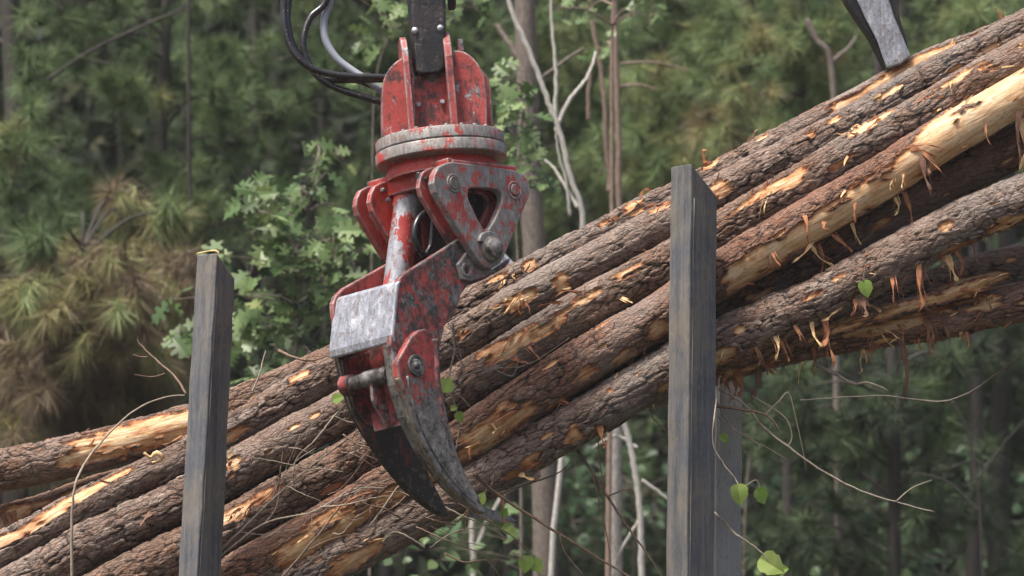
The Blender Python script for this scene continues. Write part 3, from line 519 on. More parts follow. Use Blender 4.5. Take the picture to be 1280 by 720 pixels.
def plate_w(name, pts, ext, mat, parent=gr, holes=(), bw=1.3, seg=2):
    bm = bmesh.new(); edges = []
    for loop in [pts]+list(holes):
        vs = [bm.verts.new(p) for p in loop]
        edges += [bm.edges.new((vs[i], vs[(i+1) % len(vs)])) for i in range(len(vs))]
    if holes: bmesh.ops.triangle_fill(bm, use_beauty=True, edges=edges)
    else: bm.faces.new(bm.verts[:])
    r = bmesh.ops.extrude_face_region(bm, geom=bm.faces[:])
    bmesh.ops.translate(bm, vec=ext, verts=[v for v in r['geom'] if isinstance(v, bmesh.types.BMVert)])
    o = link(name, bm_mesh(name, bm), mat, parent)
    if bw: bevel(o, bw, seg)
    return o
def rnd(pts, it=1, f=0.25):                                     # corner cutting
    for _ in range(it):
        q = []
        for i in range(len(pts)):
            a, c = Vector(pts[i]), Vector(pts[(i+1) % len(pts)]); q += [a.lerp(c, f), a.lerp(c, 1-f)]
        pts = q
    return [tuple(p) for p in pts]
def plate(name, f, outline, b, th, mat, holes=(), bw=1.3, rd=0, parent=gr):
    if rd: outline = rnd(outline, rd)
    return plate_w(name, [onb(f, x, y, b) for x, y in outline], -f[1]*th*U, mat, parent, [[onb(f, x, y, b) for x, y in rnd(h, 2)] for h in holes], bw)
def box(name, f, a0, a1, b0, b1, c0, c1, mat, bw=1.2, parent=gr):
    return plate_w(name, [L3(f, a0, b0, c0), L3(f, a1, b0, c0), L3(f, a1, b0, c1), L3(f, a0, b0, c1)], f[1]*(b1-b0)*U, mat, parent, (), bw)
def lathe(name, f, org, axis, prof, mat, n=64, parent=gr, smooth=True, bw=0):
    """profile (radius, height along axis) in px"""
    ax = axis.normalized(); x = ax.orthogonal().normalized(); y = ax.cross(x); bm = bmesh.new(); rings = []
    for r, h in prof: rings.append([bm.verts.new(org+ax*h*U+(x*math.cos(2*PI*k/n)+y*math.sin(2*PI*k/n))*r*U) for k in range(n)])
    for i in range(len(rings)-1):
        for k in range(n): bm.faces.new((rings[i][k], rings[i][(k+1) % n], rings[i+1][(k+1) % n], rings[i+1][k]))
    bm.faces.new(rings[0]); bm.faces.new(rings[-1])
    o = link(name, bm_mesh(name, bm), mat, parent)
    if smooth:
        o.data.polygons.foreach_set('use_smooth', [len(p.vertices) == 4 for p in o.data.polygons])
        try: o.data.set_sharp_from_angle(angle=math.radians(35))
        except Exception: pass
    if bw: bevel(o, bw)
    return o
def bolt(f, px, py, b, r, mat, h=4, parent=gr, name='bolt'):
    return lathe(name, f, onb(f, px, py, b), f[1], [(r, -1), (r, h*0.7), (r*0.8, h)], mat, 6, parent, False)
# rotator rings
axC = F1[2]
lathe('rotator_flange', F1, O, axC, [(40, 7), (78.5, 7), (79.5, 5.5), (79.5, -6.5), (78.5, -7.5), (40, -7.5)], M['ring'], 96)
lathe('rotator_flange', F1, O, axC, [(40, -9), (80, -9), (81, -10.5), (81, -22.5), (79.5, -24), (70, -24.5), (66, -27), (40, -27)], M['ring'], 96)
lathe('rotator_seal', F1, O, axC, [(60, -7), (77.5, -7), (77.5, -9.5), (60, -9.5)], M['black_steel'], 64)
lathe('rotator_neck', F1, O, axC, [(58, -20), (66, -27), (69, -34), (69, -44), (40, -44)], M['red_deep'], 64)
for k in range(24):
    an = 2*PI*k/24+0.1; p = L3(F1, 72*math.cos(an), 72*math.sin(an), 7)
    lathe('flange_bolt', F1, p, axC, [(3.0, -1), (3.0, 2.2), (2.3, 3)], M['ring'], 6, gr, False)
# upper bracket
plate('side_wing', F0, [(478, 176), (476.5, 150), (477, 112), (480, 96), (488, 83), (500, 73), (517, 66), (520, 176)], 30, 30, M['red'], rd=1)
plate('side_wing', F0, [(565, 172), (562, 63), (578, 63), (590, 70), (601, 84), (607, 100), (609, 130), (609, 168)], 34, 26, M['red'], rd=1)
plate('rear_wing', F0, [(590, 170), (588, 80), (600, 84), (610, 96), (614, 112), (617, 168)], -10, 18, M['red'])
prof = [(50, 4), (50, 96), (46, 112), (34, 126), (16, 134), (-16, 134), (-40, 112), (-46, 4)]
plate_w('upright_lug', [L3(F0, -40, bb, c) for bb, c in prof], F0[0]*8*U, M['red'])
plate_w('upright_lug', [L3(F0, 12, bb, c+3) for bb, c in prof], F0[0]*9.5*U, M['red'])
plate('centre_plate', F0, [(515, 172), (515, 96), (526, 94), (533, 97), (541, 103), (547, 97), (551, 91), (561, 88), (562, 170)], 24, 14, M['red_black'], bw=1)
bolt(F0, 523, 131, 25, 3.3, M['strip_c'] if False else M['steel']); bolt(F0, 553, 127.5, 25, 3.3, M['steel'])
bolt(F0, 503, 62, 34, 2.6, M['red']); plate('lug_stop', F0, [(572, 48), (579, 49), (580, 64), (572, 64)], 20, 12, M['red_worn'])
plate('hanger_link', F0, [(512, -60), (514, 20), (517.5, 60), (520, 90), (528, 93), (548, 91), (556, 86), (558, 60), (556, -60)], 38, 44, M['black_steel'], bw=3)
plate('hanger_side', F0, [(506, -60), (513.5, -60), (515, 20), (518.5, 62), (521, 88), (517, 80), (513.5, 40)], 20, 30, M['black_steel'], bw=1)
lathe('hanger_pin', F0, onb(F0, 563, -2, 20), F0[0], [(15, -3), (15, 4), (12, 6)], M['black_steel'], 32)
for px, py in ((518.5, 38), (550.5, 35)):
    lathe('grease_cap', F0, onb(F0, px, py, 38), F0[1], [(4.2, -1), (4.0, 0.8), (2.6, 2.2), (0.8, 2.8)], M['steel'], 20)
# head frame under the rings
box('head_plate', F1, -50, 58, -80, 72, -50, -38, M['red_deep'], 1.5)
box('head_rail', F1, -56, -48, -78, 70, -62, -36, M['red_deep'], 1.5)
box('head_core', F1, -14, 40, -66, 30, -150, -52, M['black_steel'], 3)
box('head_web', F1, -22, 52, -30, -22, -140, -50, M['red_deep'], 1.5)
# four hanging link plates with the same outline as the near one
tri = [(557, 204), (566, 202), (600, 206), (643, 212.5), (655, 218), (661, 226), (663.5, 238), (661, 248), (645, 285), (630, 322), (624, 331), (615, 335.5), (606, 334), (598, 326), (590, 314), (575, 290), (558, 262), (545, 240), (542, 229), (543.5, 218), (548, 209)]
hole = [(589, 234.5), (612, 235), (622, 237), (628, 243), (628, 254), (614, 284), (608, 288), (602, 283), (587, 252), (585, 244), (586, 236)]
BT = 74
plate('link_plate', F1, tri, BT, 11, M['grey_red'], [hole], 1.8)
triL = [ac(F1, x, y, BT) for x, y in tri]
def link_plate(b, th, mat):
    o = plate_w('link_plate', [L3(F1, a, b, c) for a, c in triL], -F1[1]*th*U, mat); return o
plate_w('link_plate', [L3(F1, a, BT-26, c) for a, c in triL], -F1[1]*7*U, M['red'], gr, [[L3(F1, *ac_) for ac_ in [(a, BT-26, c) for a, c in (ac(F1, x, y, BT) for x, y in rnd(hole, 2))]]]); link_plate(BT-115, 8, M['red_deep']); link_plate(BT-141, 8, M['red'])
def pin(px, py, b, r, name='pin', mat='steel', prof=None, L=20):
    return lathe(name, F1, onb(F1, px, py, b), F1[1], prof or [(r, -L), (r, 1.5), (r*0.85, 2.6)], M[mat], 32)
def ringo(px, py, b, r0, r1, mat, name='pin_collar', h=1.2):
    return lathe(name, F1, onb(F1, px, py, b), F1[1], [(r0, -2), (r0, h), (r0-0.6, h+0.5), (r1+0.5, h+0.5), (r1, h), (r1, -2)], M[mat], 32)
ringo(567, 229, BT, 11.5, 8.8, 'grey_red'); pin(567, 229, BT, 8.5, mat='blade', L=30)
ringo(643, 238, BT, 11.5, 8.8, 'red'); pin(643, 237.5, BT, 7.5, mat='grey_red', L=30)
# big bottom pin with its keeper cap
plate('pin_keeper', F1, [(600, 297), (603, 291), (612, 288), (621, 291), (624, 297), (624, 303), (600, 303)], BT+5, 6, M['grey_red'], rd=1)
lathe('pivot_pin', F1, onb(F1, 613, 311, BT), F1[1], [(16.5, -150), (16.5, 3), (15, 5), (12, 6), (11.5, 11), (7, 14), (3, 15)], M['blade'], 40)
# scraped edges of the inner link plates and small bolts on the far pair
for px, py in ((478, 238), (484, 250)): bolt(F1, px, py, BT-112, 3, M['red_worn'])
bolt(F1, 532, 224, BT-24, 3, M['black_steel'])
for px, py in ((560, 277), (541, 273)): bolt(F1, px, py, 34, 2.5, M['steel'])
# hydraulic cylinder
pt, pb = onb(F1, 511, 238, -28), onb(F1, 494, 372, -28); ax = (pb-pt); LL = ax.length/U
lathe('hydraulic_cylinder', F1, pt, ax, [(12, -8), (17, -7), (18, -4), (18, 22), (16.8, 24), (16.8, LL), (10, LL+2)], M['pipe'], 48)
lathe('cylinder_port', F1, pt+ax*0.03, ax, [(6, -16), (9, -15), (9, -4)], M['black_steel'], 24)
# small hoses inside
for pts, r in (([(545, 262), (534, 264), (523, 274), (518, 290), (521, 306), (532, 322)], 4), ([(548, 270), (542, 276), (540, 292), (538, 308), (530, 322)], 3.4), ([(524, 216), (526, 235), (534, 248), (540, 268)], 5), ([(528, 225), (536, 236), (538, 252)], 4)):
    sweep('inner_hose', smoothpts([onb(F1, x, y, 26) for x, y in pts], 24), r*U, M['hose'], gr, 12)
# near tong: two cheeks joined by a boxed face, with a prong each
cheek = [(576, 297), (588, 312), (602, 330), (618, 337), (640, 322), (633, 334), (604, 350), (585, 357), (577, 368), (567, 396), (556, 408), (549, 440), (551, 470), (520, 480), (497, 476), (488, 432), (491.5, 400), (495, 372), (496, 356), (500, 347), (508, 340), (540, 320)]
BC = 57
plate('tong_cheek', F1, cheek, BC, 9, M['cheek'], (), 2.0)
cl = [ac(F1, x, y, BC) for x, y in cheek]
LF = -52
plate('tong_cheek', F1, [(417, 388), (416.5, 379), (420, 370), (430, 360), (455, 346), (482, 331), (512, 314), (540, 335), (520, 370), (500, 440), (484, 474), (430, 474), (424, 446)], LF, 8, M['red'], (), 1.6)
ringo(582, 338, BC+3, 9, 5.5, 'grey_red', h=3); 
plate('pivot_ear', F1, [(573, 330), (579, 322), (587, 312), (596, 322), (606, 336), (622, 338), (606, 346), (590, 351), (578, 349)], BC+5, 8, M['grey_red'], [[(578, 334), (585, 334), (587, 341), (580, 343)]], rd=0)
# boxed face between the cheeks: follows the cheek's outer edge
def face_band(name, ptsR, b0, b1, th, mat, bw=1.5):
    q = [ac(F1, x, y, BC) for x, y in ptsR]; inn = F1[0]*th*U; bm = bmesh.new(); n = 14; grid = []
    for a, c in q: grid.append([bm.verts.new(L3(F1, a, b0+(b1-b0)*k/n, c)) for k in range(n+1)])
    for i in range(len(q)-1):
        for k in range(n): bm.faces.new((grid[i][k], grid[i][k+1], grid[i+1][k+1], grid[i+1][k]))
    r = bmesh.ops.extrude_face_region(bm, geom=bm.faces[:])
    bmesh.ops.translate(bm, vec=inn, verts=[v for v in r['geom'] if isinstance(v, bmesh.types.BMVert)])
    o = link(name, bm_mesh(name, bm), mat, gr); bevel(o, bw); return o
face_band('tong_face', [(499, 350), (496, 355), (494.5, 364), (493, 382), (491, 400), (489.5, 418), (491, 428)], LF-5, BC+0.5, 6, M['steel'], 3.0)
# inner back web, red, and cross tube
def quad_ab(name, pR, pL, a_in, th, mat):
    pass
aO, cO = ac(F1, 489, 428, BC)
web = [L3(F1, aO+62, LF, cO+32), L3(F1, aO+62, BC-9, cO+32), L3(F1, aO+58, BC-9, cO-60), L3(F1, aO+40, 20, cO-92), L3(F1, aO+40, -30, cO-92), L3(F1, aO+58, LF, cO-60)]
plate_w('tong_web', web, F1[0]*6*U, M['red_black'], bw=1.0)
pL_ = L3(F1, aO+12, LF, cO-36)
lathe('cross_tube', F1, L3(F1, aO+20, LF+14, cO-32), F1[1], [(9, 0), (9, 22), (10.5, 24), (10.5, 62), (8, 64)], M['blade'], 32)
lathe('cross_tube_boss', F1, L3(F1, aO+20, LF, cO-33), F1[1], [(13, 0), (12, 14), (9, 16)], M['red_black'], 32)
plate_w('web_rib', [L3(F1, aO+14, 2, cO-28), L3(F1, aO+34, 2, cO-26), L3(F1, aO+40, 2, cO-92), L3(F1, aO+34, 2, cO-92), L3(F1, aO+14, 2, cO-60)], -F1[1]*5*U, M['red_worn'], bw=0.8)
# prongs
prongR = [(497, 452), (505, 437), (515, 420), (523, 412.5), (532, 410.5), (541, 415), (547, 427), (550, 446), (551, 470), (555, 497), (562, 530), (570, 562), (581, 592), (596, 618), (607, 636), (608, 642), (600, 640), (585, 629), (565, 610), (548, 589), (532, 563), (517, 527), (506, 492), (499, 470)]
plate('prong', F1, prongR, BC+9, 12, M['prong'], (), 2.2)
plate('prong_core', F1, [(489, 428), (500, 440), (548, 430), (552, 480), (560, 525), (572, 566), (584, 596), (600, 622), (600, 634), (583, 626), (562, 607), (544, 584), (526, 557), (508, 520), (496, 480)], BC+1, 17, M['blade'], (), 2.0)
q = [(543.5, 424), (546, 440), (546, 470), (550, 500), (557, 532), (564, 560), (568, 572)]
sweep('prong_rib', smoothpts([onb(F1, x-1, y, BC+9) for x, y in q], 24), [(5.6-4.2*i/24)*U for i in range(25)], M['red_black'], gr, 8, 0.4)
q = [(509, 470), (515, 500), (526, 534), (540, 563), (556, 588), (576, 612), (594, 630)]
sweep('prong_rib', smoothpts([onb(F1, x, y, BC+9) for x, y in q], 24), [(1.9-1.0*i/24)*U for i in range(25)], M['blade'], gr, 8)
ringo(520, 457, BC+9, 13.5, 9, 'blade', h=2); pin(520, 457, BC+9, 8.6, mat='red_worn', L=12); pin(520.5, 457, BC+11, 5.2, mat='blade', prof=[(5.4, -3), (5.2, 1), (3.6, 3.2), (1.2, 4)])
prongL = [(424, 444), (437, 440), (447, 442), (470, 452), (490, 480), (505, 520), (522, 560), (540, 600), (557, 632), (562, 645), (552, 643), (532, 630), (508, 609), (484, 580), (462, 548), (444, 518), (432, 482)]
plate('prong', F1, prongL, LF+2, 11, M['liner'], (), 1.8)
for nm, q, bb in (('prong_edge', [(424, 446), (432, 482), (444, 518), (462, 548), (484, 580), (508, 609), (532, 630), (552, 643)], LF-2), ('prong_edge', [(497, 472), (506, 494), (517, 529), (532, 565), (548, 591), (565, 612), (585, 631), (600, 641)], BC+5)):
    sweep(nm, smoothpts([onb(F1, x, y, bb) for x, y in q], 30), [(4.2-2.4*i/30)*U for i in range(31)], M['tan_edge'], gr, 8, 0.8)
plate('prong_liner', F1, [(427, 450), (460, 440), (492, 462), (498, 510), (490, 522), (470, 534), (458, 530), (443, 508), (433, 480)], LF+3.5, 2, M['red_black'], (), 0.6)
# far tong, mostly behind the logs: its tips show below them
DF = 210
farp = [(600, 320), (625, 315), (660, 350), (690, 420), (697, 500), (682, 570), (664, 594), (640, 607), (612, 617), (620, 605), (650, 588), (664, 560), (668, 500), (655, 420), (630, 360)]
for dx, dy, dd in ((0, 0, -70), (-60, 42, 20)):
    pts = [W(x+dx, y+dy, DF+dd) for x, y in (farp if dx == 0 else [(600, 320), (640, 335), (668, 400), (676, 480), (668, 545), (650, 585), (622, 600), (585, 612), (622, 590), (640, 570), (648, 500), (640, 420), (620, 360)])]
    plate_w('far_prong', pts, Vector((0.5, 0.85, 0))*12*U, M['steel'])
pts = [W(x, y, 12) for x, y in ((616, 614), (620, 606), (640, 596), (662, 588), (669, 594), (660, 602), (640, 609), (624, 617))]
plate_w('far_prong_tip', pts, Vector((0.3, 0.9, 0))*30*U, M['steel'])
pts = [W(x, y, 12) for x, y in ((582, 640), (600, 634), (622, 640), (640, 650), (628, 653), (604, 648), (588, 648))]
plate_w('far_prong_tip', pts, Vector((0.3, 0.9, 0))*24*U, M['steel'])
# hoses
H = [([(357, -60, 0), (355, 0, 0), (356, 30, -6), (362, 55, -10), (375, 75, -14), (395, 88, -12), (430, 95, -8), (480, 97, 0), (500, 98, 6)], 4.4, 'hose'),
     ([(366, -60, 20), (361, 0, 20), (360, 30, 16), (368, 60, 10), (385, 82, 6), (405, 98, 2), (440, 100, 0), (482, 99, 4), (505, 99, 8)], 4.2, 'hose'),
     ([(420, -60, 30), (408, 0, 26), (388, 22, 20), (379, 50, 10), (384, 76, 6), (398, 96, 2), (420, 110, 0), (450, 120, -2), (484, 130, 4), (500, 133, 10)], 4.3, 'hose'),
     ([(424, -60, 40), (413, 0, 36), (405, 25, 30), (407, 50, 26), (420, 72, 22), (440, 88, 18), (462, 102, 14), (482, 117, 14), (500, 126, 16)], 4.8, 'hose_grey'),
     ([(428, 90, 24), (440, 99, 22), (456, 104, 20), (476, 113, 18), (500, 124, 18)], 3.4, 'hose')]
for pts, r, mt in H:
    Pp = smoothpts([W(x, y, -118+d) for x, y, d in pts], 70)
    h = sweep('hydraulic_hose', Pp, r*U, M[mt], gr, 16)
    if mt == 'hose' and len(pts) > 5:
        for k in range(6, 60, 2):
            if rng.random() < 0.3:
                off = Vector((0, -1, 0.15)).normalized()*(r+0.05)*U
                sweep('printed_dash', [Pp[k]+off*0.98, Pp[k].lerp(Pp[k+1], 0.5)+off*0.98], 0.4*U, M['print'], gr, 4, 0.4, 0, False)

# tip of another tong, top right, pressing on the top log
root = empty('tong_tip', W(1120, 80, 60), 'scuffed steel tong tip reaching down onto the uppermost log at the top right', 'tong')
pts = [(1066, -60), (1070, 0), (1080, 22), (1095, 50), (1103, 74), (1108, 85), (1124, 80), (1137, 70), (1128, 48), (1116, 20), (1110, 0), (1104, -60)]
pts = [(x+1-(14 if y < -30 else 0), y) for x, y in pts]
plate_w('tong_face', [W(x, y, 70) for x, y in pts], Vector((0.2, 1, 0))*9*U, M['steel'], root, (), 2.0)
plate_w('tong_flange', [W(x, y, 78) for x, y in [(1040, -60), (1057, 0), (1070, 20), (1088, 46), (1104, 78), (1108, 86), (1100, 60), (1082, 20), (1072, 0), (1058, -60)]], Vector((0, 1, 0))*40*U, M['black_steel'], root, (), 1.0)
plate_w('tong_flange', [W(x, y, 74) for x, y in [(1104, -60), (1109, 0), (1117, 26), (1130, 54), (1137, 70), (1132, 44), (1124, 20), (1123, 0), (1122, -60)]], Vector((0, 1, 0))*40*U, M['black_steel'], root, (), 1.0)

# ---------------------------------------------------------------- twigs and vines over the logs
def leafshape(lobes=0):
    if lobes: # oak
        half = [(0, 0), (0.05, 0.10), (0.10, 0.22), (0.30, 0.20), (0.34, 0.30), (0.15, 0.36), (0.14, 0.44), (0.40, 0.50), (0.42, 0.62), (0.18, 0.60), (0.16, 0.68), (0.30, 0.80), (0.24, 0.88), (0.10, 0.84), (0, 1.0)]
    else: half = [(0, 0.04), (0.16, -0.04), (0.36, 0.06), (0.46, 0.26), (0.40, 0.42), (0.44, 0.52), (0.28, 0.72), (0.14, 0.86), (0, 1.0)]
    return half
def leaf_geo(p, d, nrm, size, lobes=0, fold=0.2):
    d = d.normalized(); s = d.cross(nrm).normalized(); n = s.cross(d); half = leafshape(lobes); V = []; F = []
    k = len(half)
    for sg in (-1, 1):
        for x, y in half: V.append(p+d*y*size+s*x*sg*size+n*(x*fold-y*y*0.15)*size)
    m = k
    # midrib fan: quads between outline and midrib points
    mid = [p+d*y*size-n*0.15*y*y*size for x, y in half]; V += mid
    for sg in (0, 1):
        for i in range(k-1):
            F.append((sg*k+i, sg*k+i+1, 2*k+i+1, 2*k+i))
    return V, F
TW = 0
def twig(path, r, mat, label, cat='twig', side=(), leaves=(), group=None, name='twig'):
    P0 = [W(*p) for p in path]; root = empty(name, P0[0], label, cat, group)
    n = max(10, len(path)*5); P = smoothpts(P0, n); P = [p+Vector((rng.uniform(-.5, .5), rng.uniform(-.5, .5), rng.uniform(-.5, .5)))*U for p in P]
    sweep('stem', P, [r*(1-0.6*i/n)*U for i in range(n+1)], M[mat], root, 7)
    for s in side: 
        Q = smoothpts([W(*p) for p in s], 10); sweep('side_shoot', Q, [r*0.55*(1-0.6*i/10)*U for i in range(11)], M[mat], root, 6)
    for (x, y, d, sz, ang) in leaves:
        an = math.radians(ang); dd = Vector((math.cos(an), rng.uniform(-.25, .25), math.sin(an)))
        V, F = leaf_geo(W(x, y, d)-dd*sz*U*0.5, dd, Vector((rng.uniform(-.3, .3), -1, 0.25)), sz*U, 0, rng.uniform(0.1, 0.35))
        me = bpy.data.meshes.new('leaf'); me.from_pydata(V, [], F); set_attr(me, 'tint', np.random.RandomState(int(x)).rand(len(V))*0.3+rng.uniform(0, 0.7))
        link('leaf', me, M['fresh'], root)
    return root
twig([(90, 740, -40), (90, 650, -40), (96, 600, -35), (120, 560, 10), (165, 515, 40), (205, 497, 30), (232, 494, -20)], 2.0, 'twig_g', 'long grey vine arching over the peeled patch left of the left stake')
twig([(233, 493, -20), (218, 470, 0), (195, 450, 20), (175, 430, 30), (172, 422, 30)], 1.8, 'twig_b', 'forked dry twig sticking up left of the left stake', side=[[(206, 467, 10), (190, 471, 20), (168, 468, 20)], [(185, 446, 20), (176, 446, 22), (166, 443, 24)]])
twig([(349, 438, 60), (365, 446, 40), (390, 450, 20), (418, 443, 0)], 2.2, 'twig_b', 'short brown twig sticking out left of the steel tong face')
twig([(315, 490, 40), (325, 465, 50), (332, 438, 60)], 1.3, 'twig_g', 'thin upright twig rising from the top log right of the left stake')
twig([(250, 712, -50), (300, 665, -40), (340, 625, -42), (380, 590, -40), (430, 552, -40), (470, 530, -60)], 1.8, 'twig_g', 'grey twig crossing the logs between left stake and tong', side=[[(340, 625, -42), (350, 600, -40), (372, 575, -38), (395, 560, -35)], [(380, 590, -40), (400, 586, -42), (430, 590, -42)], [(300, 665, -40), (330, 668, -45), (372, 660, -45)]])
twig([(270, 700, -48), (330, 655, -48), (390, 640, -46), (440, 612, -50), (480, 610, -80)], 1.5, 'twig_g', 'pale twig lying along the lower left logs under the tong', side=[[(330, 655, -48), (345, 635, -46), (352, 600, -40), (375, 545, -38)], [(390, 640, -46), (392, 670, -46), (410, 700, -44)]])
twig([(440, 498, -50), (418, 520, -45), (396, 548, -45), (370, 575, -44), (366, 610, -44)], 1.6, 'twig_g', 'vine with one leaf hanging left of the tong', leaves=[(423, 497, -52, 15, 20)], side=[[(418, 520, -45), (440, 528, -50), (458, 522, -60)]])
twig([(340, 735, -50), (380, 690, -48), (420, 640, -46), (450, 600, -60), (475, 585, -90)], 1.5, 'twig_b', 'brown twig rising from the bottom edge toward the left prong', side=[[(380, 690, -48), (420, 672, -48), (470, 665, -50)], [(420, 640, -46), (440, 650, -48), (480, 640, -50)]])
twig([(566, 404, -60), (568, 440, -60), (560, 480, -62), (570, 510, -58), (574, 540, -52), (565, 575, -50)], 1.6, 'twig_g', 'thin vine with a pale green leaf beside the red striped prong', leaves=[(559, 479, -68, 22, 70), (575, 522, -60, 14, -60), (568, 510, -60, 9, 10)], side=[[(560, 480, -62), (590, 466, -58), (615, 460, -50), (660, 456, -40), (712, 422, -35)], [(568, 440, -60), (582, 458, -58), (590, 440, -55)], [(562, 485, -62), (585, 505, -56), (600, 534, -50)], [(570, 425, -60), (577, 448, -58), (580, 470, -58)], [(615, 460, -50), (640, 470, -46), (648, 450, -44)]])
twig([(594, 592, -110), (606, 606, -70), (640, 630, -60), (700, 668, -60), (760, 705, -60), (830, 745, -60)], 2.6, 'twig_b', 'long brown branch running from the prong tip down to the bottom edge', side=[[(620, 618, -60), (660, 605, 10), (700, 590, 30), (716, 572, 40)], [(700, 668, -60), (706, 690, -60), (730, 720, -60)]], leaves=[(602, 622, -80, 16, 70), (640, 665, -50, 16, -40), (631, 640, -50, 12, 60)])
twig([(720, 560, 20), (740, 590, 10), (775, 645, 0), (800, 680, 0), (830, 725, 0)], 2.2, 'twig_b', 'dark branch slanting down to the right below the middle logs', side=[[(740, 590, 10), (752, 640, 0), (762, 690, 0), (764, 740, 0)], [(760, 620, 0), (785, 612, 0), (788, 626, 0)], [(755, 612, 0), (748, 560, 0), (752, 530, 0)]])
twig([(760, 540, 30), (790, 520, 20), (812, 498, 0), (815, 520, 0), (834, 540, 0)], 1.8, 'twig_b', 'crooked twig hanging just left of the tall front stake')
twig([(896, 508, -10), (930, 512, -20), (960, 520, -20), (975, 540, -20), (976, 545, -20)], 2.0, 'twig_b', 'dark crooked twig curving out right of the tall front stake')
twig([(896, 485, 10), (930, 505, 0), (955, 535, -10), (985, 558, -20), (1030, 590, -20), (1080, 615, -20), (1130, 630, -20), (1168, 640, -20)], 1.9, 'twig_g', 'long thin twig reaching out to the lower right of the stakes', side=[[(950, 525, -10), (975, 500, -10), (985, 490, -10), (992, 510, -10), (1003, 560, -10), (1008, 588, -10)], [(896, 520, -10), (930, 545, -10), (960, 560, -10), (985, 575, -10)], [(985, 558, -20), (990, 545, -20), (980, 520, -20), (940, 495, -20)], [(1120, 627, -20), (1140, 610, -20), (1165, 600, -20)]])
twig([(895, 500, 0), (915, 535, -10), (935, 545, -10), (952, 560, -10)], 1.4, 'twig_g', 'pale twig drooping across the rear stake', side=[[(915, 535, -10), (925, 520, -10), (950, 515, -10)]], leaves=[(906, 549, -14, 14, -50)])
twig([(1018, 455, 40), (1045, 468, 20), (1068, 480, 10), (1085, 478, 0), (1110, 488, 0)], 2.4, 'twig_g', 'broken twig with a pale peeled tip under the lowest log')
twig([(900, 470, -20), (893, 520, -108), (892, 556, -112), (905, 580, -110), (920, 600, -112), (926, 610, -114), (945, 600, -114), (950, 612, -114)], 1.0, 'twig_g', 'thin vine with two round green leaves hanging in front of the rear stake', leaves=[(924, 619, -118, 26, -80), (952, 621, -118, 22, -60)])
twig([(1082, 330, -40), (1080, 345, -42), (1079, 352, -44)], 1.0, 'twig_b', 'short shoot with one leaf on the sagging grey log', leaves=[(1082, 362, -44, 22, -70)])
twig([(880, 628, 20), (905, 652, -30), (920, 668, -60), (945, 685, -60), (960, 700, -60), (975, 725, -60)], 1.8, 'twig_g', 'twig with a bright green leaf at the bottom edge right of the stakes', leaves=[(966, 707, -62, 34, -30), (975, 712, -58, 22, 10)])
twig([(640, 690, -40), (655, 700, -40), (670, 712, -40), (690, 740, -40)], 1.4, 'twig_g', 'twig with green leaves at the bottom edge below the prong tips', leaves=[(657, 706, -42, 22, -100), (672, 708, -42, 20, -60), (636, 662, -42, 16, -30)])
twig([(1270, 450, 60), (1190, 500, 400), (1100, 495, 420), (1000, 500, 420)], 1.6, 'trunk_g', 'pale dead branch reaching across behind the lowest log at the right')
for i in range(20):                                       # the tangle at the bottom of the bundle
    x, y = rng.uniform(395, 610), rng.uniform(615, 700); L = rng.uniform(40, 110); an = math.radians(rng.choice([20, 35, -15, 50, 160, 10])+rng.uniform(-15, 15))
    p = [(x, y, -45), (x+math.cos(an)*L*0.4+rng.uniform(-6, 6), y-math.sin(an)*L*0.4+rng.uniform(-6, 6), -52+rng.uniform(-10, 6)), (x+math.cos(an)*L*0.75, y-math.sin(an)*L*0.75+rng.uniform(-8, 8), -50), (x+math.cos(an)*L, y-math.sin(an)*L+rng.uniform(-4, 14), -46)]
    twig(p, rng.uniform(0.8, 1.7), rng.choice(['twig_g', 'twig_b', 'twig_b']), 'thin dry twig in the tangle under the tips of the prongs', group='dry twigs tangled under the prong tips')
for i in range(15):
    x, y = rng.uniform(288, 440), rng.uniform(530, 710); L = rng.uniform(30, 80); an = math.radians(rng.choice([30, 45, -20, 70])+rng.uniform(-15, 15))
    p = [(x, y, -42), (x+math.cos(an)*L*0.4, y-math.sin(an)*L*0.4+rng.uniform(-8, 8), -50), (x+math.cos(an)*L, y-math.sin(an)*L+rng.uniform(-8, 10), -44)]
    twig(p, rng.uniform(0.7, 1.3), rng.choice(['twig_g', 'twig_b']), 'thin dry twig caught on the logs between the left stake and the tong', group='dry twigs caught between left stake and tong')

# ---------------------------------------------------------------- background forest
nr = np.random.RandomState(3)
def needles(centres, dirs, tint, n=80, L=0.17, wd=0.0022, droop=0.25, spread=1.1):
    """tufts: arrays of centres/dirs; returns V,F,tint arrays of single-triangle needles"""
    K = len(centres); c = np.repeat(centres, n, 0); d = np.repeat(dirs, n, 0); N = K*n
    r = nr.normal(size=(N, 3)); r /= np.linalg.norm(r, axis=1, keepdims=True)
    v = d*1.0+r*spread; v /= np.linalg.norm(v, axis=1, keepdims=True); v[:, 2] -= droop*nr.rand(N); v /= np.linalg.norm(v, axis=1, keepdims=True)
    base = c-d*nr.rand(N, 1)*0.14*(L/0.17); Ln = L*(0.6+0.5*nr.rand(N, 1))
    s = np.cross(v, nr.normal(size=(N, 3))); s /= np.linalg.norm(s, axis=1, keepdims=True)+1e-9
    V = np.stack([base-s*wd, base+s*wd, base+v*Ln+np.array([0, 0, -1])*Ln*0.12], 1).reshape(-1, 3)
    t = np.repeat(np.clip(np.repeat(tint, n)+nr.normal(size=N)*0.04, 0, 1), 3)
    return V, np.arange(N*3).reshape(-1, 3), t
def to_np(P): return np.array([tuple(p) for p in P])
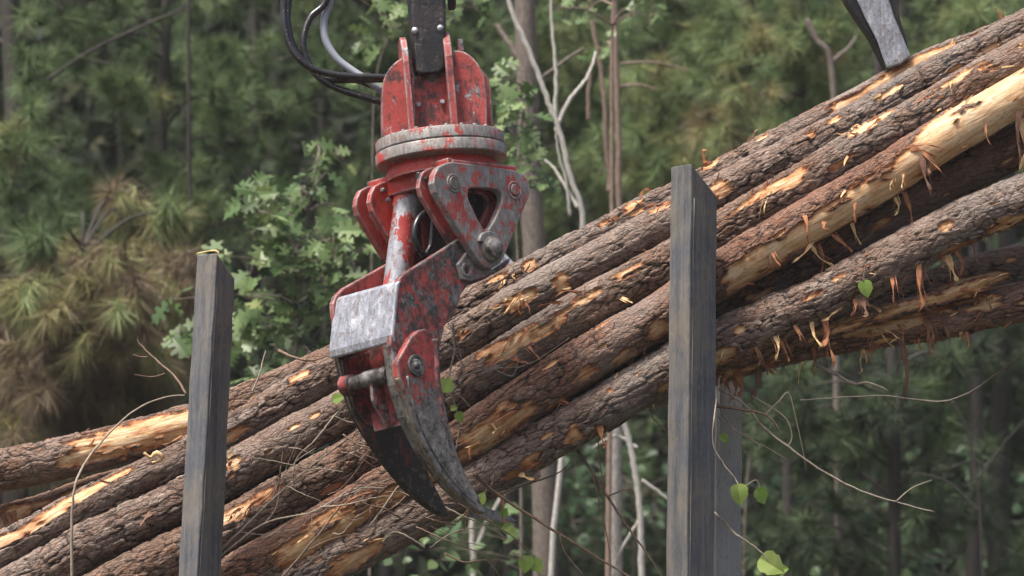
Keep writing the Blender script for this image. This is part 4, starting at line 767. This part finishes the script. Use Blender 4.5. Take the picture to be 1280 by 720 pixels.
def pine(px, Y, r, lean, label, tips, mat='trunk_g', brown=0.0, n=130, L=0.18, zt=11.0, droop=0.25, dark=0.0, wd=0.0034, group='pine trees at the wood edge'):
    """tips: list of (px,py,radius px,count,dY,tint)"""
    base = WY(px, 720, Y); base.z = 0; topp = WY(px+lean, 0, Y); sl = (topp.x-WY(px, 720, Y).x)/(topp.z-WY(px, 720, Y).z)
    root = empty('pine_tree', base, label, 'tree', group)
    tp = lambda z: Vector((WY(px, 720, Y).x+sl*(z-WY(px, 720, Y).z)+0.02*math.sin(z*1.7+px), Y+0.02*math.cos(z*2.1), z))
    P = [tp(z) for z in np.linspace(0, zt, 26)]
    sweep('trunk', P, [r*(1-0.7*i/25) for i in range(26)], M[mat], root, 12)
    BV, BF, cen, dr, ti = [], [], [], [], []
    for (tx, ty, tr, cnt, dY, tint) in tips:
        e = WY(tx, ty, Y+dY); zb = max(0.6, min(zt*0.95, e.z-rng.uniform(-0.1, 0.5)*abs(e.x-base.x))); b0 = tp(zb)
        mid = b0.lerp(e, 0.5)+Vector((0, 0, 0.10)); Q = smoothpts([b0, mid, e], 10)
        v, f = sweep_vf(Q, [0.011*(1-0.75*i/10)+0.002 for i in range(11)], 5, base=len(BV)); BV += v; BF += f
        R = tr/ (FPX/(Y+dY))
        for _ in range(cnt):
            q = Q[rng.randrange(6, 11)]; off = Vector((rng.gauss(0, 1), rng.gauss(0, 1), rng.gauss(0, 0.9)))*R*0.55; p = e+off
            k0 = len(BV); v, f = sweep_vf([q, q.lerp(p, 0.6)-Vector((0, 0, 0.04)), p], [0.006, 0.004, 0.003], 4, base=k0); BV += v; BF += f
            dd = (p-q); dd = (dd.normalized() if dd.length > 1e-4 else Vector((0, 0, 1)))+Vector((0, -0.2, 0.45 if tint < 0.7 else -0.7)); cen.append(tuple(p)); dr.append(tuple(dd.normalized()))
            ti.append(min(1, max(0, tint+rng.uniform(-0.14, 0.14)-dark)))
    me = bpy.data.meshes.new('limbs'); me.from_pydata(BV, [], BF); link('limbs', me, M['trunk_d'], root, True)
    V, F, t = needles(np.array(cen), np.array(dr), np.array(ti), n, L, wd, droop)
    me = np_mesh('crown', V, F); set_attr(me, 'tint', t); link('crown', me, M['needles'], root)
def zone(x0, x1, y0, y1, k, tr, cnt, tint, dY=0.8, tv=0.1):
    return [(rng.uniform(x0, x1), rng.uniform(y0, y1), tr*rng.uniform(0.7, 1.3), cnt, rng.uniform(-dY, dY), tint+rng.uniform(-tv, tv)) for _ in range(k)]
pine(25, 30.5, 0.10, -10, 'dark thick pine at the left edge with green tufts', zone(-80, 110, 60, 330, 8, 45, 6, 0.36)+[(20, 160, 40, 9, -1.0, 0.55), (10, 190, 30, 6, -1.0, 0.55)]+zone(-100, 120, -160, 40, 6, 60, 6, 0.4), 'trunk_d')
pine(190, 32, 0.06, 20, 'young pine with bright tufts in the upper left', [(175, 112, 42, 10, -1, 0.55), (135, 105, 30, 6, -1, 0.5), (60, 60, 30, 5, 0, 0.5), (70, 220, 40, 7, -0.5, 0.45), (130, 245, 36, 6, -0.5, 0.5), (215, 215, 45, 9, -0.5, 0.45), (240, 245, 40, 8, -0.6, 0.5), (160, 270, 50, 8, 0, 0.42)]+zone(60, 330, 0, 330, 14, 50, 6, 0.36)+zone(60, 330, -200, 0, 6, 60, 6, 0.4), 'trunk_d')
pine(330, 33, 0.06, -15, 'young pine with soft grey green tufts left of the hoses', [(280, 62, 34, 9, -1, 0.5), (300, 100, 40, 8, -1, 0.45), (330, 150, 40, 7, 0, 0.42), (270, 150, 40, 7, 0, 0.42)]+zone(230, 470, 10, 300, 17, 50, 6, 0.36)+zone(230, 500, -200, 0, 6, 60, 6, 0.4)+[(185, 268, 16, 4, -1.2, 0.76), (160, 320, 20, 4, -1.2, 0.76)], 'trunk_d')
pine(90, 29, 0.030, 25, 'half dead pine with drooping brown needles in the lower left', zone(-40, 240, 350, 560, 34, 48, 9, 0.88, tv=0.09)+zone(20, 230, 330, 430, 9, 40, 7, 0.76, tv=0.05)+zone(130, 230, 240, 330, 4, 30, 5, 0.77)+[(50, 290, 30, 5, -0.5, 0.4)], 'trunk_d', brown=1, n=170, L=0.22, droop=0.9, zt=4.6)
pine(0, 31, 0.04, 10, 'brown needled dead pine sapling at the left border', zone(-80, 110, 380, 600, 12, 50, 7, 0.92, tv=0.06)+zone(-30, 90, 200, 330, 4, 40, 5, 0.3), 'trunk_d', brown=1, n=170, L=0.22, droop=0.9, zt=4.6)
pine(480, 33, 0.05, 10, 'slender pine behind the grapple head', zone(400, 620, 20, 330, 18, 55, 6, 0.40)+zone(380, 620, -200, 0, 6, 60, 6, 0.4), 'trunk_d')
pine(640, 34, 0.06, 12, 'pine with feathery pale green sprays above the middle', zone(590, 800, 0, 280, 26, 50, 8, 0.58)+zone(560, 800, -220, 0, 8, 60, 6, 0.4), 'trunk_d')
pine(850, 33, 0.05, -20, 'pine with dense light green sprays above the front stake', zone(800, 960, 0, 230, 26, 46, 8, 0.57)+zone(780, 980, -220, 0, 8, 60, 6, 0.4)+[(850, 140, 30, 5, 0, 0.72), (830, 170, 26, 4, 0, 0.74)], 'trunk_d')
pine(985, 32, 0.05, 15, 'pine with yellowish tufts right of the front stake', zone(900, 1060, 20, 220, 26, 42, 8, 0.57)+zone(900, 1060, -220, 0, 8, 60, 6, 0.4)+[(930, 120, 30, 6, -1, 0.72), (945, 60, 26, 5, -1, 0.70), (905, 170, 26, 5, -1, 0.74), (880, 150, 30, 6, 0, 0.8)], 'trunk_d')
pine(1075, 34, 0.075, -12, 'dark trunked pine behind the hanging tong tip', zone(1040, 1200, 0, 150, 9, 45, 6, 0.45)+[(1090, 90, 40, 9, -1, 0.5), (1140, 110, 40, 7, -1, 0.48)]+zone(1020, 1300, -220, 0, 8, 60, 6, 0.4), 'trunk_d')
pine(1215, 32, 0.06, 10, 'pine with hanging green boughs in the upper right corner', zone(1140, 1330, -10, 120, 18, 46, 8, 0.50)+zone(1140, 1360, -240, 0, 8, 60, 6, 0.4), 'trunk_d')
pine(1120, 30, 0.05, -20, 'pine bough with pale tufts below the lowest log', [(1105, 510, 34, 8, 0, 0.42), (1180, 540, 30, 7, 0, 0.42), (1145, 495, 26, 5, 0, 0.45)]+zone(960, 1240, 450, 720, 24, 46, 6, 0.28)+zone(960, 1300, 700, 900, 8, 60, 6, 0.3), 'trunk_d', dark=0.16)
pine(1250, 33, 0.09, 8, 'thick dark pine in the lower right corner', zone(1180, 1340, 420, 720, 14, 55, 6, 0.16)+zone(1150, 1340, 700, 900, 6, 60, 6, 0.2), 'trunk_d')
pine(700, 35, 0.05, 6, 'shaded pine seen below the logs in the middle', zone(560, 940, 480, 760, 20, 60, 5, 0.22), 'trunk_d')

def broad(px, Y, stem, label, clusters, mat, size, lobes, smat='trunk_g', r=0.02, cat='tree', name='oak_sapling', tintr=(0.2, 0.95)):
    """clusters: (px,py,radius px,count)"""
    S0 = [WY(x, y, Y) for x, y in stem]; base = S0[0].copy(); 
    if base.z > 0.1: S0 = [Vector((base.x, Y, 0))]+S0; base = S0[0]
    root = empty(name, base, label, cat)
    n = 24; P = smoothpts(S0, n); sweep('trunk', P, [r*(1-0.75*i/n) for i in range(n+1)], M[smat], root, 9)
    BV, BF, LV, LF_, TT = [], [], [], [], []
    for (cx_, cy_, cr, cnt) in clusters:
        c = WY(cx_, cy_, Y+rng.uniform(-0.4, 0.4)); j = min(range(len(P)), key=lambda i: (P[i]-c).length+max(0, P[i].z-c.z)*1.5)
        v, f = sweep_vf(smoothpts([P[j], P[j].lerp(c, 0.5)+Vector((0, 0, 0.04)), c], 8), [r*0.35*(1-0.6*i/8) for i in range(9)], 5, base=len(BV)); BV += v; BF += f
        R = cr/(FPX/Y)
        for _ in range(cnt):
            p = c+Vector((rng.gauss(0, 0.5), rng.gauss(0, 0.5), rng.gauss(0, 0.5)))*R
            v, f = sweep_vf([c.lerp(p, 0.0), c.lerp(p, 0.6), p], [0.003, 0.002, 0.0015], 3, base=len(BV)); BV += v; BF += f
            d = Vector((rng.uniform(-1, 1), rng.uniform(-0.8, 0.4), rng.uniform(-0.8, 0.25))); nn = Vector((rng.uniform(-.6, .6), rng.uniform(-1, 0.1), rng.uniform(0.3, 1)))
            v, f = leaf_geo(p, d, nn, size*rng.uniform(0.65, 1.25), lobes, rng.uniform(-0.3, 0.6)); b0 = len(LV); LV += v; LF_ += [tuple(i+b0 for i in q) for q in f]; TT += [rng.uniform(*tintr)]*len(v)
    me = bpy.data.meshes.new('branches'); me.from_pydata(BV, [], BF); link('branches', me, M[smat], root, True)
    me = bpy.data.meshes.new('crown'); me.from_pydata(LV, [], LF_); set_attr(me, 'tint', TT); link('crown', me, M[mat], root)
def cz(x0, x1, y0, y1, k, r, c): return [(rng.uniform(x0, x1), rng.uniform(y0, y1), r, c) for _ in range(k)]
broad(360, 25.5, [(375, 760), (368, 560), (372, 400), (385, 260), (400, 190)], 'oak sapling with lobed green leaves between left stake and grapple',
      cz(300, 440, 200, 340, 20, 32, 5)+cz(285, 430, 300, 440, 20, 32, 5)+cz(300, 450, 330, 470, 6, 26, 6)+[(225, 415, 22, 6), (215, 375, 14, 3), (240, 425, 20, 5), (330, 230, 26, 7), (395, 195, 22, 7), (340, 460, 26, 6), (280, 320, 24, 6), (350, 300, 30, 8), (320, 400, 26, 8)], 'oak', 0.142, 1, r=0.016)
broad(650, 26, [(652, 760), (650, 400), (645, 260), (652, 150), (660, 60)], 'oak sapling with pale lobed leaves just right of the grapple head',
      [(640, 120, 22, 9), (655, 150, 24, 9), (670, 175, 22, 9), (645, 190, 22, 8), (665, 210, 22, 7), (615, 105, 14, 4), (620, 85, 14, 4), (680, 225, 16, 5), (625, 160, 14, 4), (640, 225, 16, 5), (655, 125, 18, 6)], 'oak', 0.12, 1, r=0.012)
broad(470, 27, [(462, 760), (465, 300), (470, 100), (500, 20)], 'leafy oak branch tips above and behind the hanger link',
      [(470, 12, 22, 7), (495, 22, 22, 7), (475, 40, 22, 6), (460, 50, 16, 4), (510, 8, 20, 5), (590, 8, 22, 6), (570, 22, 16, 5), (600, 0, 16, 5), (445, 100, 16, 3), (420, 190, 20, 4)], 'oak', 0.12, 1, r=0.010)
broad(720, 27, [(760, 760), (765, 300), (765, 60), (770, -60)], 'sapling with a few leaves near the top edge right of centre', [(755, 62, 16, 5), (735, 12, 24, 7), (790, 12, 24, 8), (760, -10, 22, 6), (700, 10, 14, 4), (810, 20, 20, 5)], 'oak', 0.085, 1, 'trunk_r', r=0.022)
broad(1080, 33, [(1080, 900), (1075, 740), (1070, 640)], 'shaded leafy shrub at the bottom right below the long twig', cz(960, 1180, 560, 740, 44, 40, 9), 'bush', 0.085, 0, r=0.015, cat='shrub', name='shrub', tintr=(0.2, 1.0))
broad(1000, 34, [(990, 900), (990, 700), (1000, 540)], 'small leaved shrub directly right of the rear stake', cz(930, 1050, 470, 640, 26, 40, 9), 'bush', 0.075, 0, r=0.015, cat='shrub', name='shrub', tintr=(0.1, 0.8))
broad(1180, 36, [(1180, 900), (1180, 700), (1190, 560)], 'dim shrub with few bright leaves in the lower right', cz(1110, 1290, 540, 740, 24, 40, 8), 'bush', 0.08, 0, r=0.015, cat='shrub', name='shrub', tintr=(0.0, 0.6))
broad(640, 27, [(650, 900), (650, 740), (655, 660)], 'green shrub under the prong tips at the bottom', cz(500, 720, 640, 740, 8, 30, 6)+[(650, 700, 20, 8), (640, 640, 16, 6)], 'bush', 0.08, 0, r=0.010, cat='shrub', name='shrub', tintr=(0.5, 1.0))
broad(780, 33, [(790, 900), (790, 740), (800, 620)], 'dim shrub between the pale trunk and the front stake', cz(690, 850, 560, 740, 18, 34, 8), 'bush', 0.08, 0, r=0.012, cat='shrub', name='shrub', tintr=(0.1, 0.8))
broad(60, 34, [(60, 900), (70, 500), (90, 330)], 'shaded shrub behind the dead pine on the left', cz(-20, 250, 330, 560, 20, 50, 8), 'bush', 0.08, 0, r=0.015, cat='shrub', name='shrub', tintr=(0.0, 0.6))

def stems(name, Y, paths, mat, label, cat='tree'):
    P0 = [WY(x, y, Y) for x, y in paths[0][0]]; base = P0[0].copy()
    root = empty(name, Vector((base.x, Y, 0)) if base.z > 0.3 else base, label, cat)
    for i, (pts, r) in enumerate(paths):
        Q = [WY(x, y, Y+0.04*k*(i % 2)) for k, (x, y) in enumerate(pts)]
        if i == 0 and Q[0].z > 0.1: Q = [Vector((Q[0].x, Y, 0))]+Q
        n = len(Q)*6; S = smoothpts(Q, n); S = [p+Vector((rng.uniform(-1, 1), 0, 0))*0.004 for p in S]; s = Y/FPX
        sweep('trunk' if i == 0 else 'limb', S, [r*s*(1-(0.25 if i == 0 else 0.55)*k/n) for k in range(n+1)], M[mat], root, 10)
stems('pine_tree', 28, [([(682, 900), (680, 600), (672, 400), (664, 250), (660, 120), (656, 0), (652, -120)], 17), ([(662, 100), (640, 60), (620, 30), (600, -10)], 5), ([(662, 110), (700, 80), (730, 60)], 3)], 'trunk_g', 'grey trunked pine rising directly behind the right side of the grapple')
stems('slender_tree', 28.6, [([(775, 900), (774, 600), (774, 260), (772, 130), (768, 0), (766, -80)], 4.6), ([(774, 80), (820, 78), (864, 90)], 2), ([(774, 108), (800, 106), (820, 112)], 2)], 'trunk_r', 'straight reddish brown stem rising above the logs left of the front stake')
stems('slender_tree', 28.4, [([(770, 760), (770, 420), (764, 240), (758, 190), (756, 130), (748, 70), (738, 10), (734, -60)], 3.6), ([(762, 240), (763, 200), (765, 170)], 4), ([(736, 150), (736, 110), (740, 75)], 3)], 'trunk_r', 'curved reddish stem beside the straight one')
stems('slender_tree', 26.5, [([(688, 760), (700, 600), (722, 400), (728, 275), (714, 225), (698, 160), (686, 130), (672, 90), (655, 50), (642, 20), (632, -20)], 4.0), ([(697, 155), (712, 125), (735, 95), (745, 65)], 3.2), ([(694, 150), (695, 90), (690, 30), (688, -20)], 3.0), ([(722, 260), (706, 232), (690, 208), (668, 192)], 2.6), ([(712, 270), (708, 230), (698, 190), (694, 160)], 2.2)], 'twig_p', 'pale thin forked sapling leaning left behind the grapple')
stems('slender_tree', 27, [([(800, 900), (802, 720), (800, 640), (794, 590), (785, 545), (778, 520), (772, 440)], 4.6), ([(800, 650), (775, 690), (765, 720)], 2.5), ([(802, 600), (830, 620), (850, 640)], 2.5), ([(796, 560), (770, 545), (740, 560)], 2.5)], 'twig_p', 'bent pale branch below the logs beside the pale trunk')
stems('pale_trunk_tree', 27.6, [([(766, 900), (767, 700), (768, 600), (769, 520), (772, 440)], 11)], 'trunk_p', 'pale straight trunk standing below the logs left of the front stake')
stems('slender_tree', 29, [([(590, 900), (592, 720), (590, 660), (596, 620), (600, 560)], 4), ([(592, 690), (610, 650), (640, 600), (655, 585)], 3), ([(655, 600), (690, 560), (712, 540)], 2)], 'twig_p', 'pale crooked sapling under the far tong tip')
stems('slender_tree', 31, [([(1048, 900), (1045, 300), (1040, 90), (1020, 50), (1008, 25)], 5), ([(1036, 80), (1060, 60), (1070, 45)], 3)], 'trunk_g', 'leaning dim grey limb left of the hanging tong tip')
stems('slender_tree', 30, [([(240, 900), (238, 400), (236, 100), (236, -80)], 3), ([(60, 100), (120, 60), (230, 10)], 3)], 'trunk_d', 'thin dark branchy tree in the upper left')
stems('slender_tree', 29, [([(1225, 900), (1228, 700), (1215, 560), (1190, 500)], 1.8), ([(1226, 640), (1180, 600), (1130, 590)], 1.3), ([(1222, 600), (1250, 560), (1285, 520)], 1.3)], 'trunk_d', 'bare grey branches in the shade at the lower right')
stems('slender_tree', 31.5, [([(930, 900), (932, 640), (950, 520), (1010, 512), (1040, 505)], 1.8), ([(940, 560), (990, 545), (1020, 560)], 1.4)], 'trunk_g', 'pale crooked branches right of the rear stake')
R9 = random.Random(5)
WH = ['behind the left border', 'behind the brown needles', 'left of the left stake', 'behind the left stake', 'behind the oak leaves', 'left of the grapple', 'behind the grapple', 'behind the pale sapling', 'behind the reddish stems', 'left of the front stake', 'behind the front stake', 'right of the front stake', 'beside the leaning limb', 'behind the tong tip', 'in the far right', 'at the right border']
for i, wh in enumerate(WH):
    x = -20+i*88+R9.uniform(-25, 25); Y = R9.uniform(40, 47)
    stems('forest_tree', Y, [([(x, 1000), (x+R9.uniform(-6, 6), 500), (x+R9.uniform(-14, 14), 0), (x+R9.uniform(-20, 20), -300)], R9.uniform(3.5, 9)), ([(x, 300+R9.uniform(-150, 200)), (x+R9.choice((-1, 1))*50, 240), (x+R9.choice((-1, 1))*90, 220)], 2.5)], 'trunk_d', 'dim dark trunk deep in the wood '+wh)

# deep wood: uncountable far foliage
def leafcloud(name, n, x0, x1, y0, y1, z0, z1, size, mat):
    c = nr.rand(n, 3)*np.array([x1-x0, y1-y0, z1-z0])+np.array([x0, y0, z0])
    d1 = nr.normal(size=(n, 3)); d1 /= np.linalg.norm(d1, axis=1, keepdims=True); d2 = np.cross(d1, nr.normal(size=(n, 3))); d2 /= np.linalg.norm(d2, axis=1, keepdims=True)
    s = size*(0.5+nr.rand(n, 1)); V = np.stack([c-d1*s, c+d2*s*0.45, c+d1*s, c-d2*s*0.45], 1).reshape(-1, 3)
    cl = fbm(c[:, 0]*0.8, c[:, 2]*0.8, 3)*0.8+0.4
    me = np_mesh(name, V, np.arange(n*4).reshape(-1, 4)); set_attr(me, 'tint', np.repeat(np.clip(cl+nr.normal(size=n)*0.15, 0, 1), 4))
    return tag(link(name, me, M[mat]), kind='stuff')
leafcloud('deep_wood_foliage', 110000, -16, 16, 47, 58, 0, 15, 0.22, 'far')  # foliage raised above the view to block sky light over the wood
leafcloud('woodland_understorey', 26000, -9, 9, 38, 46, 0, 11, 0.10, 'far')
c = nr.rand(2600, 3)*np.array([16, 6, 10])+np.array([-8, 36, 1]); dd = nr.normal(size=(2600, 3)); dd /= np.linalg.norm(dd, axis=1, keepdims=True)
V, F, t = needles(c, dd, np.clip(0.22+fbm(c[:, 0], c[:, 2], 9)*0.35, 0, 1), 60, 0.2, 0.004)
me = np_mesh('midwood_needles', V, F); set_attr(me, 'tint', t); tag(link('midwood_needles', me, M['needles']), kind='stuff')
vs = [( x, y, z) for x in (-40, 40) for y in (-6, 62) for z in (-1, 18)]
hz = np_mesh('haze', vs, [(0, 1, 3, 2), (4, 6, 7, 5), (0, 4, 5, 1), (2, 3, 7, 6), (0, 2, 6, 4), (1, 5, 7, 3)])
hm = bpy.data.materials.new('thin_air'); hm.use_nodes = True; hm.node_tree.nodes.clear()
ho = hm.node_tree.nodes.new('ShaderNodeOutputMaterial'); hv = hm.node_tree.nodes.new('ShaderNodeVolumePrincipled'); hv.inputs['Color'].default_value = (0.9, 0.93, 0.95, 1); hv.inputs['Density'].default_value = 0.00045
hm.node_tree.links.new(hv.outputs[0], ho.inputs['Volume']); tag(link('haze', hz, hm), kind='stuff')
print('tris', sum(sum(len(p.vertices)-2 for p in o.data.polygons) if len(o.data.polygons) < 3000 else len(o.data.loops)-2*len(o.data.polygons) for o in bpy.data.objects if o.type == 'MESH'))
